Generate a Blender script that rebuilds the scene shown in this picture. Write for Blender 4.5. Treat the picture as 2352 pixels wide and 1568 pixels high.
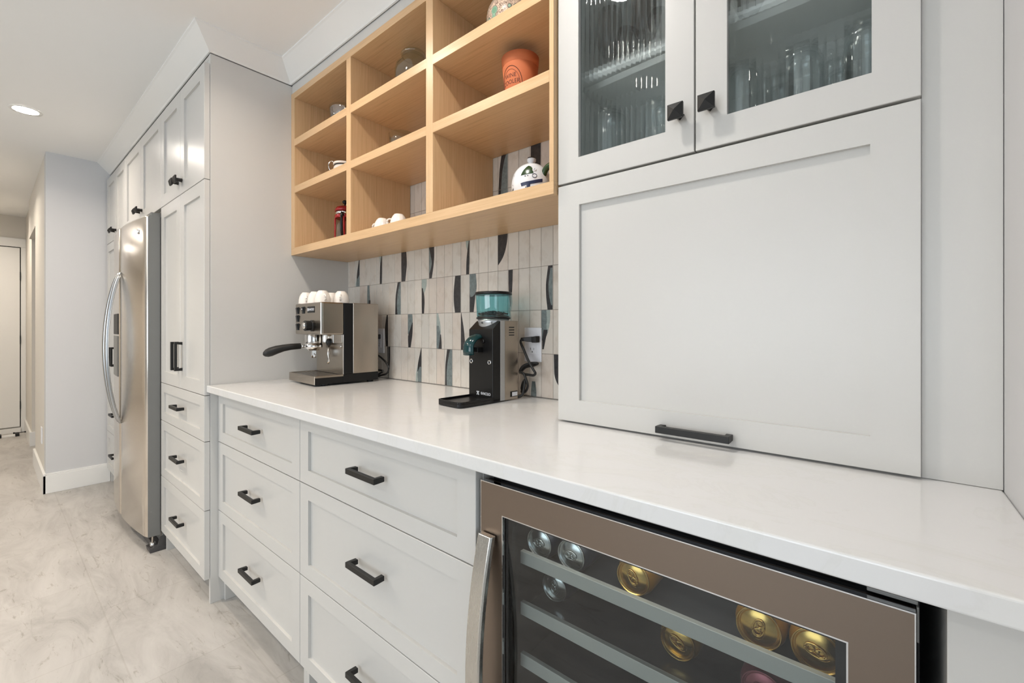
import bpy, bmesh, math, random
from math import pi, sin, cos, radians
from mathutils import Vector, Matrix

random.seed(7)
for o in list(bpy.data.objects):
    bpy.data.objects.remove(o)
C = bpy.context.scene.collection
SC = bpy.context.scene

# ------------------------------------------------------------------ camera
TH = radians(39.936); FPX = 1010.41; HOR = 751.77; CAMZ = 1.155
cam = bpy.data.cameras.new('camera'); camo = bpy.data.objects.new('camera', cam); C.objects.link(camo)
camo.location = (0, 0, CAMZ); camo.rotation_euler = (pi/2, 0, TH)
cam.sensor_width = 36; cam.sensor_fit = 'HORIZONTAL'; cam.lens = 36*FPX/2352
cam.shift_y = -(784-HOR)/2352; cam.clip_start = .01
SC.camera = camo
# ------------------------------------------------------------------ world, daylight, exposure
w = bpy.data.worlds.new('world'); SC.world = w; w.use_nodes = True
w.node_tree.nodes['Background'].inputs[0].default_value = (.86, .93, 1, 1)
w.node_tree.nodes['Background'].inputs[1].default_value = 1.0
SC.view_settings.view_transform = 'Standard'; SC.view_settings.look = 'None'
SC.view_settings.gamma = 1; SC.view_settings.use_curve_mapping = False
SC.view_settings.exposure = -0.05

def area(name, loc, rot, sx, sy, power, col, shape='RECTANGLE', spread=pi):
    l = bpy.data.lights.new(name, 'AREA'); l.shape = shape; l.size = sx
    if shape == 'RECTANGLE': l.size_y = sy
    l.energy = power; l.color = col; l.spread = spread
    o = bpy.data.objects.new(name, l); C.objects.link(o); o.location = loc; o.rotation_euler = rot
    return o
# added daylight fill at the unseen windows behind the camera, tilted up to the ceiling
area('window_fill', (-.9, -3.42, 1.35), (radians(116), 0, 0), 2.6, 1.7, 58, (.86, .935, 1))
area('window_fill', (2.62, -.8, 1.35), (radians(112), 0, radians(90)), 2.2, 1.7, 18, (.66, .84, 1))
POTS = [(-.72, .44), (-1.55, .44), (-3.70, .142), (-5.3, -.25), (-6.5, -.2), (-.9, -1.5), (-2.6, -1.5), (-2.75, -.62)]
POTW = [5.6, 5, 6, 8, 9, 7, 8, 17]

# ------------------------------------------------------------------ materials
def mat(name, col, rough=.5, metal=0, **k):
    m = bpy.data.materials.new(name); m.use_nodes = True
    b = m.node_tree.nodes['Principled BSDF']
    b.inputs['Base Color'].default_value = (*col, 1); b.inputs['Roughness'].default_value = rough
    b.inputs['Metallic'].default_value = metal
    for kk, v in k.items(): b.inputs[kk.replace('_', ' ')].default_value = v
    return m
def srgb(r, g, b):
    f = lambda c: (c/255/12.92) if c/255 <= .04045 else ((c/255+.055)/1.055)**2.4
    return (f(r), f(g), f(b))
def nd(m, t): return m.node_tree.nodes.new(t)
def lk(m, a, b): m.node_tree.links.new(a, b)
def coords(m, scale=(1, 1, 1), kind='Object'):
    tc = nd(m, 'ShaderNodeTexCoord'); mp = nd(m, 'ShaderNodeMapping'); mp.inputs['Scale'].default_value = scale
    lk(m, tc.outputs[kind], mp.inputs[0]); return mp.outputs[0]
def ramp(m, src, stops):
    r = nd(m, 'ShaderNodeValToRGB'); e = r.color_ramp.elements
    e[0].position = stops[0][0]; e[0].color = (*stops[0][1], 1); e[1].position = stops[-1][0]; e[1].color = (*stops[-1][1], 1)
    for p, c in stops[1:-1]:
        x = e.new(p); x.color = (*c, 1)
    lk(m, src, r.inputs[0]); return r.outputs[0]
def noise(m, vec, scale, detail=4, rough=.6, dist=0):
    n = nd(m, 'ShaderNodeTexNoise'); n.inputs['Scale'].default_value = scale; n.inputs['Detail'].default_value = detail
    n.inputs['Roughness'].default_value = rough; n.inputs['Distortion'].default_value = dist
    lk(m, vec, n.inputs['Vector']); return n.outputs['Fac']
def bsdf(m): return m.node_tree.nodes['Principled BSDF']
def bump(m, h, strength, dist=.001):
    b = nd(m, 'ShaderNodeBump'); b.inputs['Strength'].default_value = strength; b.inputs['Distance'].default_value = dist
    lk(m, h, b.inputs['Height']); lk(m, b.outputs[0], bsdf(m).inputs['Normal'])

M = {}
M['cab'] = mat('cabinet_paint', srgb(206, 204, 200), .30)
bump(M['cab'], noise(M['cab'], coords(M['cab'], (1, 1, 1)), 90, 2), .04, .0005)
M['wall'] = mat('wall_paint', srgb(208, 208, 209), .65)
bump(M['wall'], noise(M['wall'], coords(M['wall']), 160, 2), .08, .0006)
M['hall'] = mat('hall_paint', srgb(222, 217, 208), .65)
bump(M['hall'], noise(M['hall'], coords(M['hall']), 160, 2), .08, .0006)
M['ceil'] = mat('ceiling_paint', srgb(246, 246, 245), .8)
bump(M['ceil'], noise(M['ceil'], coords(M['ceil']), 120, 2), .08, .0006)
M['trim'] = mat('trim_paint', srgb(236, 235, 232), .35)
M['dark'] = mat('shadow_gap', (.02, .02, .02), .7)
M['black'] = mat('matte_black_metal', (.010, .0095, .009), .45, 0, Specular_IOR_Level=.4)
M['plastic'] = mat('black_plastic', (.005, .005, .0055), .32, 0, Specular_IOR_Level=.35)
M['rubber'] = mat('black_cord', (.012, .012, .012), .5)
M['white'] = mat('white_plastic', srgb(232, 233, 238), .35)
M['ceramic'] = mat('white_ceramic', srgb(240, 232, 224), .25)
M['chrome'] = mat('chrome', (.75, .75, .76), .08, 1)

# quartz worktop
m = M['quartz'] = mat('white_quartz', srgb(236, 234, 231), .12)
v = noise(m, coords(m, (1, 1.6, 1)), 5, 8, .65, 1.6)
c = ramp(m, v, [(.25, srgb(220, 219, 216)), (.44, srgb(225, 224, 222)), (.47, srgb(222, 221, 219)), (.5, srgb(225, 224, 223)), (.8, srgb(226, 225, 224))])
lk(m, c, bsdf(m).inputs['Base Color'])
# marble-look floor tiles
m = M['floor'] = mat('marble_tile', (.6, .57, .52), .42)
vec = coords(m, (1.0, 3.0, 1))
n1 = noise(m, vec, 2.2, 10, .68, 1.1)
c1 = ramp(m, n1, [(.28, srgb(160, 156, 151)), (.42, srgb(177, 173, 168)), (.55, srgb(190, 186, 181)), (.72, srgb(199, 195, 190))])
n2 = noise(m, coords(m, (1, 4.5, 1)), 4.2, 12, .75, 2.0)
c2 = ramp(m, n2, [(.28, srgb(172, 166, 158)), (.37, srgb(218, 214, 208)), (.43, (1, 1, 1)), (1, (1, 1, 1))])
mx = nd(m, 'ShaderNodeMix'); mx.data_type = 'RGBA'; mx.blend_type = 'MULTIPLY'; mx.inputs[0].default_value = .8
lk(m, c1, mx.inputs[6]); lk(m, c2, mx.inputs[7])
br = nd(m, 'ShaderNodeTexBrick'); br.offset = .5
br.inputs['Color1'].default_value = (1, 1, 1, 1); br.inputs['Color2'].default_value = (.95, .95, .945, 1)
br.inputs['Mortar'].default_value = (.88, .87, .855, 1)
br.inputs['Scale'].default_value = 1; br.inputs['Mortar Size'].default_value = .0025; br.inputs['Brick Width'].default_value = .61; br.inputs['Row Height'].default_value = .305
tc = coords(m); lk(m, tc, br.inputs['Vector'])
mx2 = nd(m, 'ShaderNodeMix'); mx2.data_type = 'RGBA'; mx2.blend_type = 'MULTIPLY'; mx2.inputs[0].default_value = 1
lk(m, mx.outputs[2], mx2.inputs[6]); lk(m, br.outputs['Color'], mx2.inputs[7]); lk(m, mx2.outputs[2], bsdf(m).inputs['Base Color'])
# oak, grain along a chosen axis
def oak(name, scl):
    m = mat(name, (.6, .4, .2), .34)
    v1 = noise(m, coords(m, scl), 1, 6, .62, .25)
    v2 = noise(m, coords(m, tuple(s*3.3 for s in scl)), 1, 4, .6, .1)
    a = nd(m, 'ShaderNodeMath'); a.operation = 'MULTIPLY_ADD'; a.inputs[1].default_value = .45
    lk(m, v2, a.inputs[0]); lk(m, v1, a.inputs[2])
    c = ramp(m, a.outputs[0], [(.45, srgb(190, 152, 111)), (.62, srgb(207, 170, 127)), (.74, srgb(213, 177, 134)), (.95, srgb(219, 184, 142))])
    lk(m, c, bsdf(m).inputs['Base Color'])
    return m
M['oakx'] = oak('oak_long_grain', (3.5, 150, 190))
M['oakz'] = oak('oak_upright_grain', (190, 150, 3.5))
# steels
def steel(name, col, rough, scl):
    m = mat(name, col, rough, 1)
    n = noise(m, coords(m, scl), 1, 3, .6)
    r = nd(m, 'ShaderNodeMapRange'); r.inputs['To Min'].default_value = rough-.06; r.inputs['To Max'].default_value = rough+.08
    lk(m, n, r.inputs['Value']); lk(m, r.outputs[0], bsdf(m).inputs['Roughness'])
    bump(m, n, .05, .0003)
    return m
M['steelh'] = steel('brushed_steel_level', srgb(158, 148, 138), .3, (6, 6, 900))
M['steelw'] = steel('brushed_steel_wine', srgb(136, 123, 112), .30, (4, 4, 700))  # base colour darkened to taupe in place of brown room reflections
M['steelv'] = steel('brushed_steel_upright', srgb(206, 200, 193), .28, (900, 900, 5))
M['steelhandle'] = steel('brushed_handle', srgb(205, 202, 196), .25, (600, 600, 6))
M['steele'] = steel('espresso_steel_level', srgb(172, 162, 150), .22, (5, 5, 900))
M['steelev'] = steel('espresso_steel_rear', srgb(176, 166, 154), .2, (600, 600, 5))
M['steelbright'] = mat('polished_steel', srgb(215, 212, 208), .16, 1)
M['grey'] = mat('grey_paint', srgb(128, 128, 126), .45, .3)
M['rackglass'] = mat('rack_shelf_dark', (.06, .062, .065), .12)
M['rail'] = mat('rack_rail', srgb(188, 188, 180), .45, .35)
M['darkgrey'] = mat('dark_grey_plastic', srgb(74, 72, 72), .5)
M['inner'] = mat('dark_liner', (.03, .032, .036), .55)
def glass(name, col, rough=0, ior=1.45):
    m = bpy.data.materials.new(name); m.use_nodes = True; nt = m.node_tree; nt.nodes.clear()
    g = nt.nodes.new('ShaderNodeBsdfGlass'); g.inputs[0].default_value = (*col, 1); g.inputs['Roughness'].default_value = rough; g.inputs['IOR'].default_value = ior
    o = nt.nodes.new('ShaderNodeOutputMaterial'); nt.links.new(g.outputs[0], o.inputs[0]); return m
def pane(name, col, refl=.08):
    m = bpy.data.materials.new(name); m.use_nodes = True; nt = m.node_tree; nt.nodes.clear()
    t = nt.nodes.new('ShaderNodeBsdfTransparent'); t.inputs[0].default_value = (*col, 1)
    g = nt.nodes.new('ShaderNodeBsdfGlossy'); g.inputs['Roughness'].default_value = .02
    f = nt.nodes.new('ShaderNodeFresnel'); f.inputs[0].default_value = 1.5
    x = nt.nodes.new('ShaderNodeMixShader'); o = nt.nodes.new('ShaderNodeOutputMaterial')
    ad = nt.nodes.new('ShaderNodeMath'); ad.operation = 'ADD'; ad.inputs[1].default_value = refl
    ge = nt.nodes.new('ShaderNodeNewGeometry'); sb = nt.nodes.new('ShaderNodeMath'); sb.operation = 'SUBTRACT'; sb.inputs[0].default_value = 1
    ml = nt.nodes.new('ShaderNodeMath'); ml.operation = 'MULTIPLY'
    nt.links.new(ge.outputs['Backfacing'], sb.inputs[1]); nt.links.new(f.outputs[0], ad.inputs[0])
    nt.links.new(ad.outputs[0], ml.inputs[0]); nt.links.new(sb.outputs[0], ml.inputs[1]); nt.links.new(ml.outputs[0], x.inputs[0])
    nt.links.new(t.outputs[0], x.inputs[1]); nt.links.new(g.outputs[0], x.inputs[2]); nt.links.new(x.outputs[0], o.inputs[0]); return m
M['fluted'] = glass('fluted_glass', (.96, .985, .985), .0, 1.35)
nt_ = M['fluted'].node_tree; g_ = nt_.nodes['Glass BSDF']; t_ = nt_.nodes.new('ShaderNodeBsdfTransparent'); t_.inputs[0].default_value = (.93, .96, .96, 1)
x_ = nt_.nodes.new('ShaderNodeMixShader'); x_.inputs[0].default_value = .52
nt_.links.new(t_.outputs[0], x_.inputs[1]); nt_.links.new(g_.outputs[0], x_.inputs[2]); nt_.links.new(x_.outputs[0], nt_.nodes['Material Output'].inputs[0])
M['tumbler'] = pane('clear_tumbler_glass', (.95, .97, .97), .14)
M['jar'] = pane('jar_glass', (.88, .91, .89), .12)
M['winepane'] = pane('tinted_door_glass', (.82, .85, .86), .03)
M['milky'] = pane('milky_glass', (.80, .80, .78), .30)
M['band'] = mat('satin_aluminium', srgb(186, 188, 190), .35, .8)
M['teal'] = pane('teal_clear_plastic', (.70, .92, .95), .06)
M['tealdark'] = mat('dark_teal_plastic', (.006, .040, .044), .12)

# ------------------------------------------------------------------ mesh helper
class MB:
    def __init__(s, org=(0, 0, 0)):
        s.bm = bmesh.new(); s.o = Vector(org)
    def face(s, pts, mi=0, smooth=False):
        vs = [s.bm.verts.new(Vector(p)-s.o) for p in pts]
        f = s.bm.faces.new(vs); f.material_index = mi; f.smooth = smooth; return f
    def box(s, x0, x1, y0, y1, z0, z1, mi=0):
        P = [(x, y, z) for z in (z0, z1) for y in (y0, y1) for x in (x0, x1)]
        v = [s.bm.verts.new(Vector(p)-s.o) for p in P]
        for q in ((0, 2, 3, 1), (4, 5, 7, 6), (0, 1, 5, 4), (2, 6, 7, 3), (0, 4, 6, 2), (1, 3, 7, 5)):
            f = s.bm.faces.new([v[i] for i in q]); f.material_index = mi
        return s
    def hexa(s, A, B, mi=0, smooth=False):
        """two matching loops A and B joined by sides, both capped"""
        n = len(A); a = [s.bm.verts.new(Vector(p)-s.o) for p in A]; b = [s.bm.verts.new(Vector(p)-s.o) for p in B]
        fs = [s.bm.faces.new(a[::-1]), s.bm.faces.new(b)]
        for i in range(n):
            f = s.bm.faces.new((a[i], a[(i+1) % n], b[(i+1) % n], b[i])); f.smooth = smooth; fs.append(f)
        for f in fs: f.material_index = mi
        return s
    def loft(s, loops, mi=0, smooth=True, cap=True, closed=True):
        L = [[s.bm.verts.new(Vector(p)-s.o) for p in l] for l in loops]
        for A, B in zip(L, L[1:]):
            n = len(A)
            for i in range(n if closed else n-1):
                f = s.bm.faces.new((A[i], A[(i+1) % n], B[(i+1) % n], B[i])); f.smooth = smooth; f.material_index = mi
        if cap and closed:
            f = s.bm.faces.new(L[0][::-1]); f.material_index = mi
            f = s.bm.faces.new(L[-1]); f.material_index = mi
        return s
    def lathe(s, prof, c=(0, 0, 0), n=32, mi=0, cap=True, ax='z', smooth=True, flute=0, nf=0):
        loops = []
        for r, h in prof:
            l = []
            for i in range(n):
                a = 2*pi*i/n; rr = max(r, 1e-4)*(1+flute*cos(nf*a))
                p = (rr*cos(a), rr*sin(a), h)
                if ax == 'y': p = (rr*cos(a), h, -rr*sin(a))
                if ax == 'x': p = (h, rr*cos(a), rr*sin(a))
                l.append((c[0]+p[0], c[1]+p[1], c[2]+p[2]))
            loops.append(l)
        return s.loft(loops, mi, smooth, cap)
    def tube(s, path, r, n=10, mi=0, flat=None):
        P = [Vector(p) for p in path]; loops = []
        up = Vector((0, 0, 1))
        for i, p in enumerate(P):
            t = (P[min(i+1, len(P)-1)]-P[max(i-1, 0)]).normalized()
            a = t.cross(up)
            if a.length < .05: a = t.cross(Vector((0, 1, 0)))
            a.normalize(); b = a.cross(t).normalized()
            rr = r[i] if isinstance(r, (list, tuple)) else r
            ra, rb = (rr, rr) if flat is None else (rr*flat[0], rr*flat[1])
            loops.append([p+a*ra*cos(2*pi*k/n)+b*rb*sin(2*pi*k/n) for k in range(n)])
        return s.loft(loops, mi)
    def build(s, name, mats, parent=None, bevel=0, seg=2, auto=False):
        if not isinstance(mats, (list, tuple)): mats = [mats]
        bmesh.ops.recalc_face_normals(s.bm, faces=s.bm.faces)
        me = bpy.data.meshes.new(name); s.bm.to_mesh(me); s.bm.free()
        for m_ in mats: me.materials.append(M[m_] if isinstance(m_, str) else m_)
        o = bpy.data.objects.new(name, me); C.objects.link(o)
        if parent is not None: o.parent = parent
        else: o.location = s.o
        if parent is not None and s.o.length > 0:
            root = parent; off = Vector((0, 0, 0))
            while root is not None:
                off += root.location; root = root.parent
            o.location = s.o-off
        if bevel:
            b = o.modifiers.new('bevel', 'BEVEL'); b.width = bevel; b.segments = seg; b.limit_method = 'ANGLE'; b.angle_limit = radians(40)
            b.harden_normals = False
        return o
def thing(name, label, cat, loc=(0, 0, 0), rotz=0, group=None):
    o = bpy.data.objects.new(name, None); C.objects.link(o); o.empty_display_size = .05
    o.location = loc; o.rotation_euler = (0, 0, rotz); tag(o, label, cat, group); return o
def smooth_path(P, n=6):
    P = [Vector(p) for p in P]; out = []
    for i in range(len(P)-1):
        a, b_, c_, d_ = P[max(i-1, 0)], P[i], P[i+1], P[min(i+2, len(P)-1)]
        for k in range(n):
            u = k/n; out.append(.5*((2*b_)+(-a+c_)*u+(2*a-5*b_+4*c_-d_)*u*u+(-a+3*b_-3*c_+d_)*u**3))
    out.append(P[-1]); return out
def tag(o, label, cat, group=None):
    o['label'] = label; o['category'] = cat
    if group: o['group'] = group
    return o
def struct(o): o['kind'] = 'structure'; return o
def copy_tree(o, parent=None):
    c = o.copy(); C.objects.link(c); c.parent = parent
    for ch in [x for x in C.objects if x.parent == o]: copy_tree(ch, c)
    return c
def text_mesh(body, size, name, material, parent, mapf, extrude=.0003, align='CENTER'):
    cu = bpy.data.curves.new(name, 'FONT'); cu.body = body; cu.size = size; cu.extrude = extrude; cu.align_x = align; cu.align_y = 'CENTER'
    t = bpy.data.objects.new(name+'_tmp', cu); C.objects.link(t)
    dg = bpy.context.evaluated_depsgraph_get(); me = bpy.data.meshes.new_from_object(t.evaluated_get(dg))
    bpy.data.objects.remove(t); bpy.data.curves.remove(cu)
    for v_ in me.vertices: v_.co = Vector(mapf(*v_.co))
    me.materials.clear(); me.materials.append(M[material]); me.name = name
    o = bpy.data.objects.new(name, me); C.objects.link(o); o.parent = parent; return o

# ------------------------------------------------------------------ room shell
XP, YP = -2.146, .600          # tall cabinet: right face, front of its side panel
YB, YS, YW, YD, YT, YC = 1.2204, .929, .946, .6284, .5786, .5864
CEIL = 2.38; XA = -4.452; YH = .264; XF = -7.3
ZC = .914
b = MB(); b.box(XF-.3, 2.9, -3.7, 1.5, -.1, 0); struct(b.build('floor', 'floor'))
b = MB(); b.box(XF-.3, 2.9, -3.7, 1.5, CEIL, CEIL+.1); struct(b.build('ceiling', 'ceil'))
b = MB(); b.box(XA, .28, YB+.004, YB+.12, 0, CEIL); wall_back = struct(b.build('wall_back', 'wall'))
# grey wall at the end of the cabinets and the hall side wall with its doorway
b = MB(); b.box(XA-.12, XA, YH, YB+.12, 0, CEIL); struct(b.build('wall_left', 'wall'))
b = MB(); b.box(-5.46, XA-.12, YH, YH+.12, 0, CEIL); b.box(-6.331, -5.46, YH, YH+.12, 2.012, CEIL)
b.box(XF, -6.331, YH+.018, YH+.12, 0, CEIL); struct(b.build('wall_hall_side', 'hall'))
b = MB(); b.box(-6.45, -6.331, YH+.12, 1.4, 0, CEIL); b.box(-6.331, XA-.12, 1.3, 1.42, 0, CEIL); struct(b.build('wall_side_room', 'wall'))
b = MB(); b.box(XF-.12, XF, -1.3, YH+.12, 0, CEIL); struct(b.build('wall_hall_end', 'hall'))
b = MB(); b.box(XF-.12, -4.6, -1.3, -1.18, 0, CEIL); b.box(-4.72, -4.6, -3.6, -1.3, 0, CEIL); struct(b.build('wall_hall_left', 'hall'))
# short return wall right of the cabinets
b = MB(); b.box(.140, .26, .50, YB+.004, 0, CEIL); struct(b.build('wall_right', 'wall'))
# rear of the kitchen, with window openings
def wall_with_window(b, x0, x1, y0, y1, wx0, wx1, wz0, wz1, axis='x'):
    if axis == 'x':
        b.box(x0, wx0, y0, y1, 0, CEIL); b.box(wx1, x1, y0, y1, 0, CEIL); b.box(wx0, wx1, y0, y1, 0, wz0); b.box(wx0, wx1, y0, y1, wz1, CEIL)
    else:
        b.box(x0, x1, y0, wx0, 0, CEIL); b.box(x0, x1, wx1, y1, 0, CEIL); b.box(x0, x1, wx0, wx1, 0, wz0); b.box(x0, x1, wx0, wx1, wz1, CEIL)
b = MB(); wall_with_window(b, -4.6, 2.8, -3.6, -3.48, -2.2, .4, .5, 2.2); struct(b.build('wall_front', 'wall'))
b = MB(); wall_with_window(b, 2.68, 2.8, -3.48, 1.4, -1.9, .3, .5, 2.2, 'y'); struct(b.build('wall_far_right', 'wall'))
b = MB(); b.box(.26, 2.68, YB+.004, YB+.12, 0, CEIL); struct(b.build('wall_back_right', 'wall'))
def window(n, x0, x1, y0, y1, z0, z1, ax):
    t = bpy.data.objects.new('window_%d' % n, None); C.objects.link(t); t.location = ((x0+x1)/2, (y0+y1)/2, z0); struct(t)
    b = MB(t.location)
    if ax == 'x':
        for a in (x0, (x0+x1)/2-.03, x1-.06): b.box(a, a+.06, y0, y1, z0, z1)
        for a in (z0, z1-.06): b.box(x0, x1, y0, y1, a, a+.06)
    else:
        for a in (y0, (y0+y1)/2-.03, y1-.06): b.box(x0, x1, a, a+.06, z0, z1)
        for a in (z0, z1-.06): b.box(x0, x1, y0, y1, a, a+.06)
    b.build('window_frame', 'trim', t)
window(1, -2.2, .4, -3.58, -3.52, .5, 2.2, 'x'); window(2, 2.72, 2.78, -1.9, .3, .5, 2.2, 'y')
# baseboards
BH = .138
b = MB(); b.box(XA, XA+.014, YH-.014, YT+.02, 0, BH-.012); b.box(XA, XA+.009, YH-.009, YT+.02, BH-.012, BH); struct(b.build('baseboard_left', 'trim', bevel=.002))
b = MB(); b.box(-5.46, XA+.014, YH-.014, YH, 0, BH); b.box(XF, -6.331, YH+.004, YH+.018, 0, BH)
struct(b.build('baseboard_hall', 'trim', bevel=.002))
b = MB(); b.box(-6.331, -6.317, YH+.004, 1.3, 0, BH); struct(b.build('baseboard_doorway', 'trim', bevel=.002))
# end door of the hall
d1 = bpy.data.objects.new('door_1', None); C.objects.link(d1); d1.location = (XF, -.2, 0); struct(d1)
b = MB(d1.location); b.box(XF+.004, XF+.03, -.63, .236, .066, 2.03); b.build('door_slab', 'trim', d1, .002)
b = MB(d1.location); b.box(XF, XF+.022, .2435, .2815, 0, 2.0395)
b.box(XF, XF+.022, -.74, .2815, 2.04, 2.135); b.box(XF, XF+.022, -.74, -.635, 0, 2.04); b.build('door_casing', 'trim', d1, .002)
b = MB(d1.location); b.box(XF, XF+.05, -.63, .243, 0, .052); b.build('threshold', 'trim', d1, .003)
for z in (1.72, 1.02, .3):
    b = MB(d1.location); b.box(XF+.02, XF+.033, .235, .2425, z-.045, z+.045); b.build('hinge', 'black', d1)
b = MB(d1.location); b.box(XF, XF+.003, .236, .2430, .06, 2.035); b.box(XF, XF+.003, -.63, .24, 2.028, 2.04); b.build('door_gap', 'dark', d1)
b = MB(d1.location); b.lathe([(.027, .03), (.027, .05), (.018, .06), (.025, .075), (.02, .09)], (XF, -.56, .96), 20, ax='x'); b.build('door_knob', 'black', d1)
# wall socket low on the hall wall
t = thing('wall_socket', 'small white socket low on the hall wall past the grey corner', 'socket', (-4.75, YH, .36))
b = MB(t.location); b.box(-4.785, -4.715, YH-.006, YH, .30, .42); b.build('cover_plate', 'white', t, .002)
# floor grille and doorstop by the hall door
t = thing('floor_grille', 'low white floor grille with black ends before the hall door', 'vent', (-7.05, .14, 0))
b = MB(t.location); b.box(-7.10, -7.03, .09, .20, 0, .016); b.build('cover', 'trim', t, .002)
for y in (.07, .195):
    b = MB(t.location); b.box(-7.11, -7.02, y, y+.03, 0, .03); b.build('end_bracket', 'black', t, .002)
t = thing('doorstop', 'thin black doorstop rod sticking out of the hall baseboard', 'doorstop', (-6.95, YH+.004, .05))
b = MB(t.location); b.lathe([(.008, -.0), (.008, -.01), (.004, -.012), (.004, -.075), (.009, -.08), (.009, -.09)], (-6.95, YH+.004, .05), 12, ax='y'); b.build('rod', 'black', t)

# crown moulding, mitred round the cabinets; flat sprung profile
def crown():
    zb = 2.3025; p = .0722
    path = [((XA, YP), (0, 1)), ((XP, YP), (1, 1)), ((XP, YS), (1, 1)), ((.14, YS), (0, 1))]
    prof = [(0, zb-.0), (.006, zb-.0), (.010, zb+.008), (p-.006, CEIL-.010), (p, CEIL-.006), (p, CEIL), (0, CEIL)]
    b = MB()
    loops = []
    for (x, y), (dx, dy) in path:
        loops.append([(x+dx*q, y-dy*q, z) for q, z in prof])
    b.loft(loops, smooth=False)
    return struct(b.build('trim_1', 'trim'))  # lighter paint than the cabinets, brightening the crown in place of light
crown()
b = MB(); b.box(XP+.001, -.640, YS+.004, YB, 2.2602, CEIL-.001); struct(b.build('trim_2', 'cab', bevel=.001))

# recessed ceiling lights
def pot(i, x, y, pw):
    hall = i in (2, 3, 4)
    lab = {0: 'recessed round ceiling light above the coffee counter', 1: 'recessed round ceiling light in front of the tall cabinet',
           2: 'glowing recessed ceiling light before the refrigerator', 3: 'recessed round light nearest the doorway in the hall ceiling',
           4: 'recessed round light nearest the hall end door', 5: 'recessed round light behind the camera on the right', 6: 'recessed round light behind the camera on the left',
           7: 'recessed round light just above the left of the frame, over the walkway'}[i]
    t = thing('recessed_light', lab, 'ceiling light', (x, y, CEIL), 0, 'recessed ceiling lights')
    b = MB(t.location); b.lathe([(.052, CEIL-.0015), (.066, CEIL-.003), (.068, CEIL-.0005)], (x, y, 0), 32, cap=False); b.build('trim_ring', 'trim', t)
    b = MB(t.location); b.lathe([(.001, CEIL-.0012), (.052, CEIL-.0012)], (x, y, 0), 32); b.build('lens', 'lamp', t)
    area('pot_lamp', (x, y, CEIL-.006), (0, 0, 0), .10, .10, pw, (1, .88, .74) if hall else ((1, .87, .72) if i in (1, 7) else (1, .96, .90)), 'DISK', radians(150))
m = M['lamp'] = mat('lamp_lens', (1, 1, 1), .5); bsdf(m).inputs['Emission Color'].default_value = (1, .95, .86, 1); bsdf(m).inputs['Emission Strength'].default_value = 14
for i, ((x, y), pw) in enumerate(zip(POTS, POTW)): pot(i, x, y, pw)

# ------------------------------------------------------------------ cabinet parts
def shaker(x0, x1, z0, z1, yf, stile, rail, parent, name, th=.020, rec=.0085, material='cab', hole=False):
    """a door or drawer front facing -y with a recessed flat panel"""
    b = MB(((x0+x1)/2, yf, z0)); a0, a1, c0, c1 = x0+stile, x1-stile, z0+rail, z1-rail
    O = [(x0, z0), (x1, z0), (x1, z1), (x0, z1)]; I = [(a0, c0), (a1, c0), (a1, c1), (a0, c1)]
    e = .001
    bm = b.bm; V = lambda x, y, z: bm.verts.new(Vector((x, y, z))-b.o)
    of = [V(x+(e if x == x0 else -e), yf, z+(e if z == z0 else -e)) for x, z in O]
    om = [V(x, yf+e, z) for x, z in O]
    ob = [V(x, yf+th, z) for x, z in O]
    i0 = [V(x, yf, z) for x, z in I]
    i1 = [V(x, yf+rec, z) for x, z in I]
    for k in range(4):
        j = (k+1) % 4
        bm.faces.new((of[k], of[j], i0[j], i0[k])); bm.faces.new((om[k], om[j], of[j], of[k])); bm.faces.new((ob[k], ob[j], om[j], om[k]))
        if not hole: bm.faces.new((i0[k], i0[j], i1[j], i1[k]))
    if not hole:
        bm.faces.new(i1); bm.faces.new(ob[::-1])
    else:
        ib = [V(x, yf+th, z) for x, z in I]
        for k in range(4):
            j = (k+1) % 4
            bm.faces.new((i0[k], i0[j], ib[j], ib[k])); bm.faces.new((ob[j], ob[k], ib[k], ib[j]))
    return b.build(name, material, parent)
def pull(cx, cz, yf, parent, vertical=False, L=.132, name='handle'):
    """square bar pull with two legs that flare towards the front they are screwed to"""
    b = MB((cx, yf, cz)); h = .0072; d = .030; t = .010
    def P(u, y, v): return (cx+v, y, cz+u) if vertical else (cx+u, y, cz+v)
    hl = L/2
    A = [P(-hl, yf-d, -h), P(hl, yf-d, -h), P(hl, yf-d, h), P(-hl, yf-d, h)]
    B = [P(-hl, yf-d+t, -h), P(hl, yf-d+t, -h), P(hl, yf-d+t, h), P(-hl, yf-d+t, h)]
    b.hexa(A, B)
    for s in (-1, 1):
        a0, a1 = (hl-.010)*s, hl*s
        A = [P(a0, yf-d+t*.9, -h), P(a1, yf-d+t*.9, -h), P(a1, yf-d+t*.9, h), P(a0, yf-d+t*.9, h)]
        B = [P(a0-.003*s, yf, -h*.85), P(a1, yf, -h*.85), P(a1, yf, h*.85), P(a0-.003*s, yf, h*.85)]
        b.hexa(A, B)
    return b.build(name, 'black', parent, .0008, 1)
def knob(cx, cz, yf, parent, s=.0162):
    b = MB((cx, yf, cz))
    b.lathe([(.0100, yf), (.0085, yf-.006), (.0085, yf-.022), (.0105, yf-.027)], (cx, 0, cz), 4, ax='y', smooth=False)
    q = [(cx-s, yf-.025, cz-s), (cx+s, yf-.025, cz-s), (cx+s, yf-.025, cz+s), (cx-s, yf-.025, cz+s)]
    f = [(x, y-.006, z) for x, y, z in q]; g = [(cx+(x-cx)*.05, yf-.039, cz+(z-cz)*.05) for x, y, z in q]
    b.loft([q, f, g], smooth=False)
    return b.build('knob', 'black', parent, .0006, 1)
G = .0015
ZU = 1.772; ZTOP = 2.2555; ZDR = .872
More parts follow.
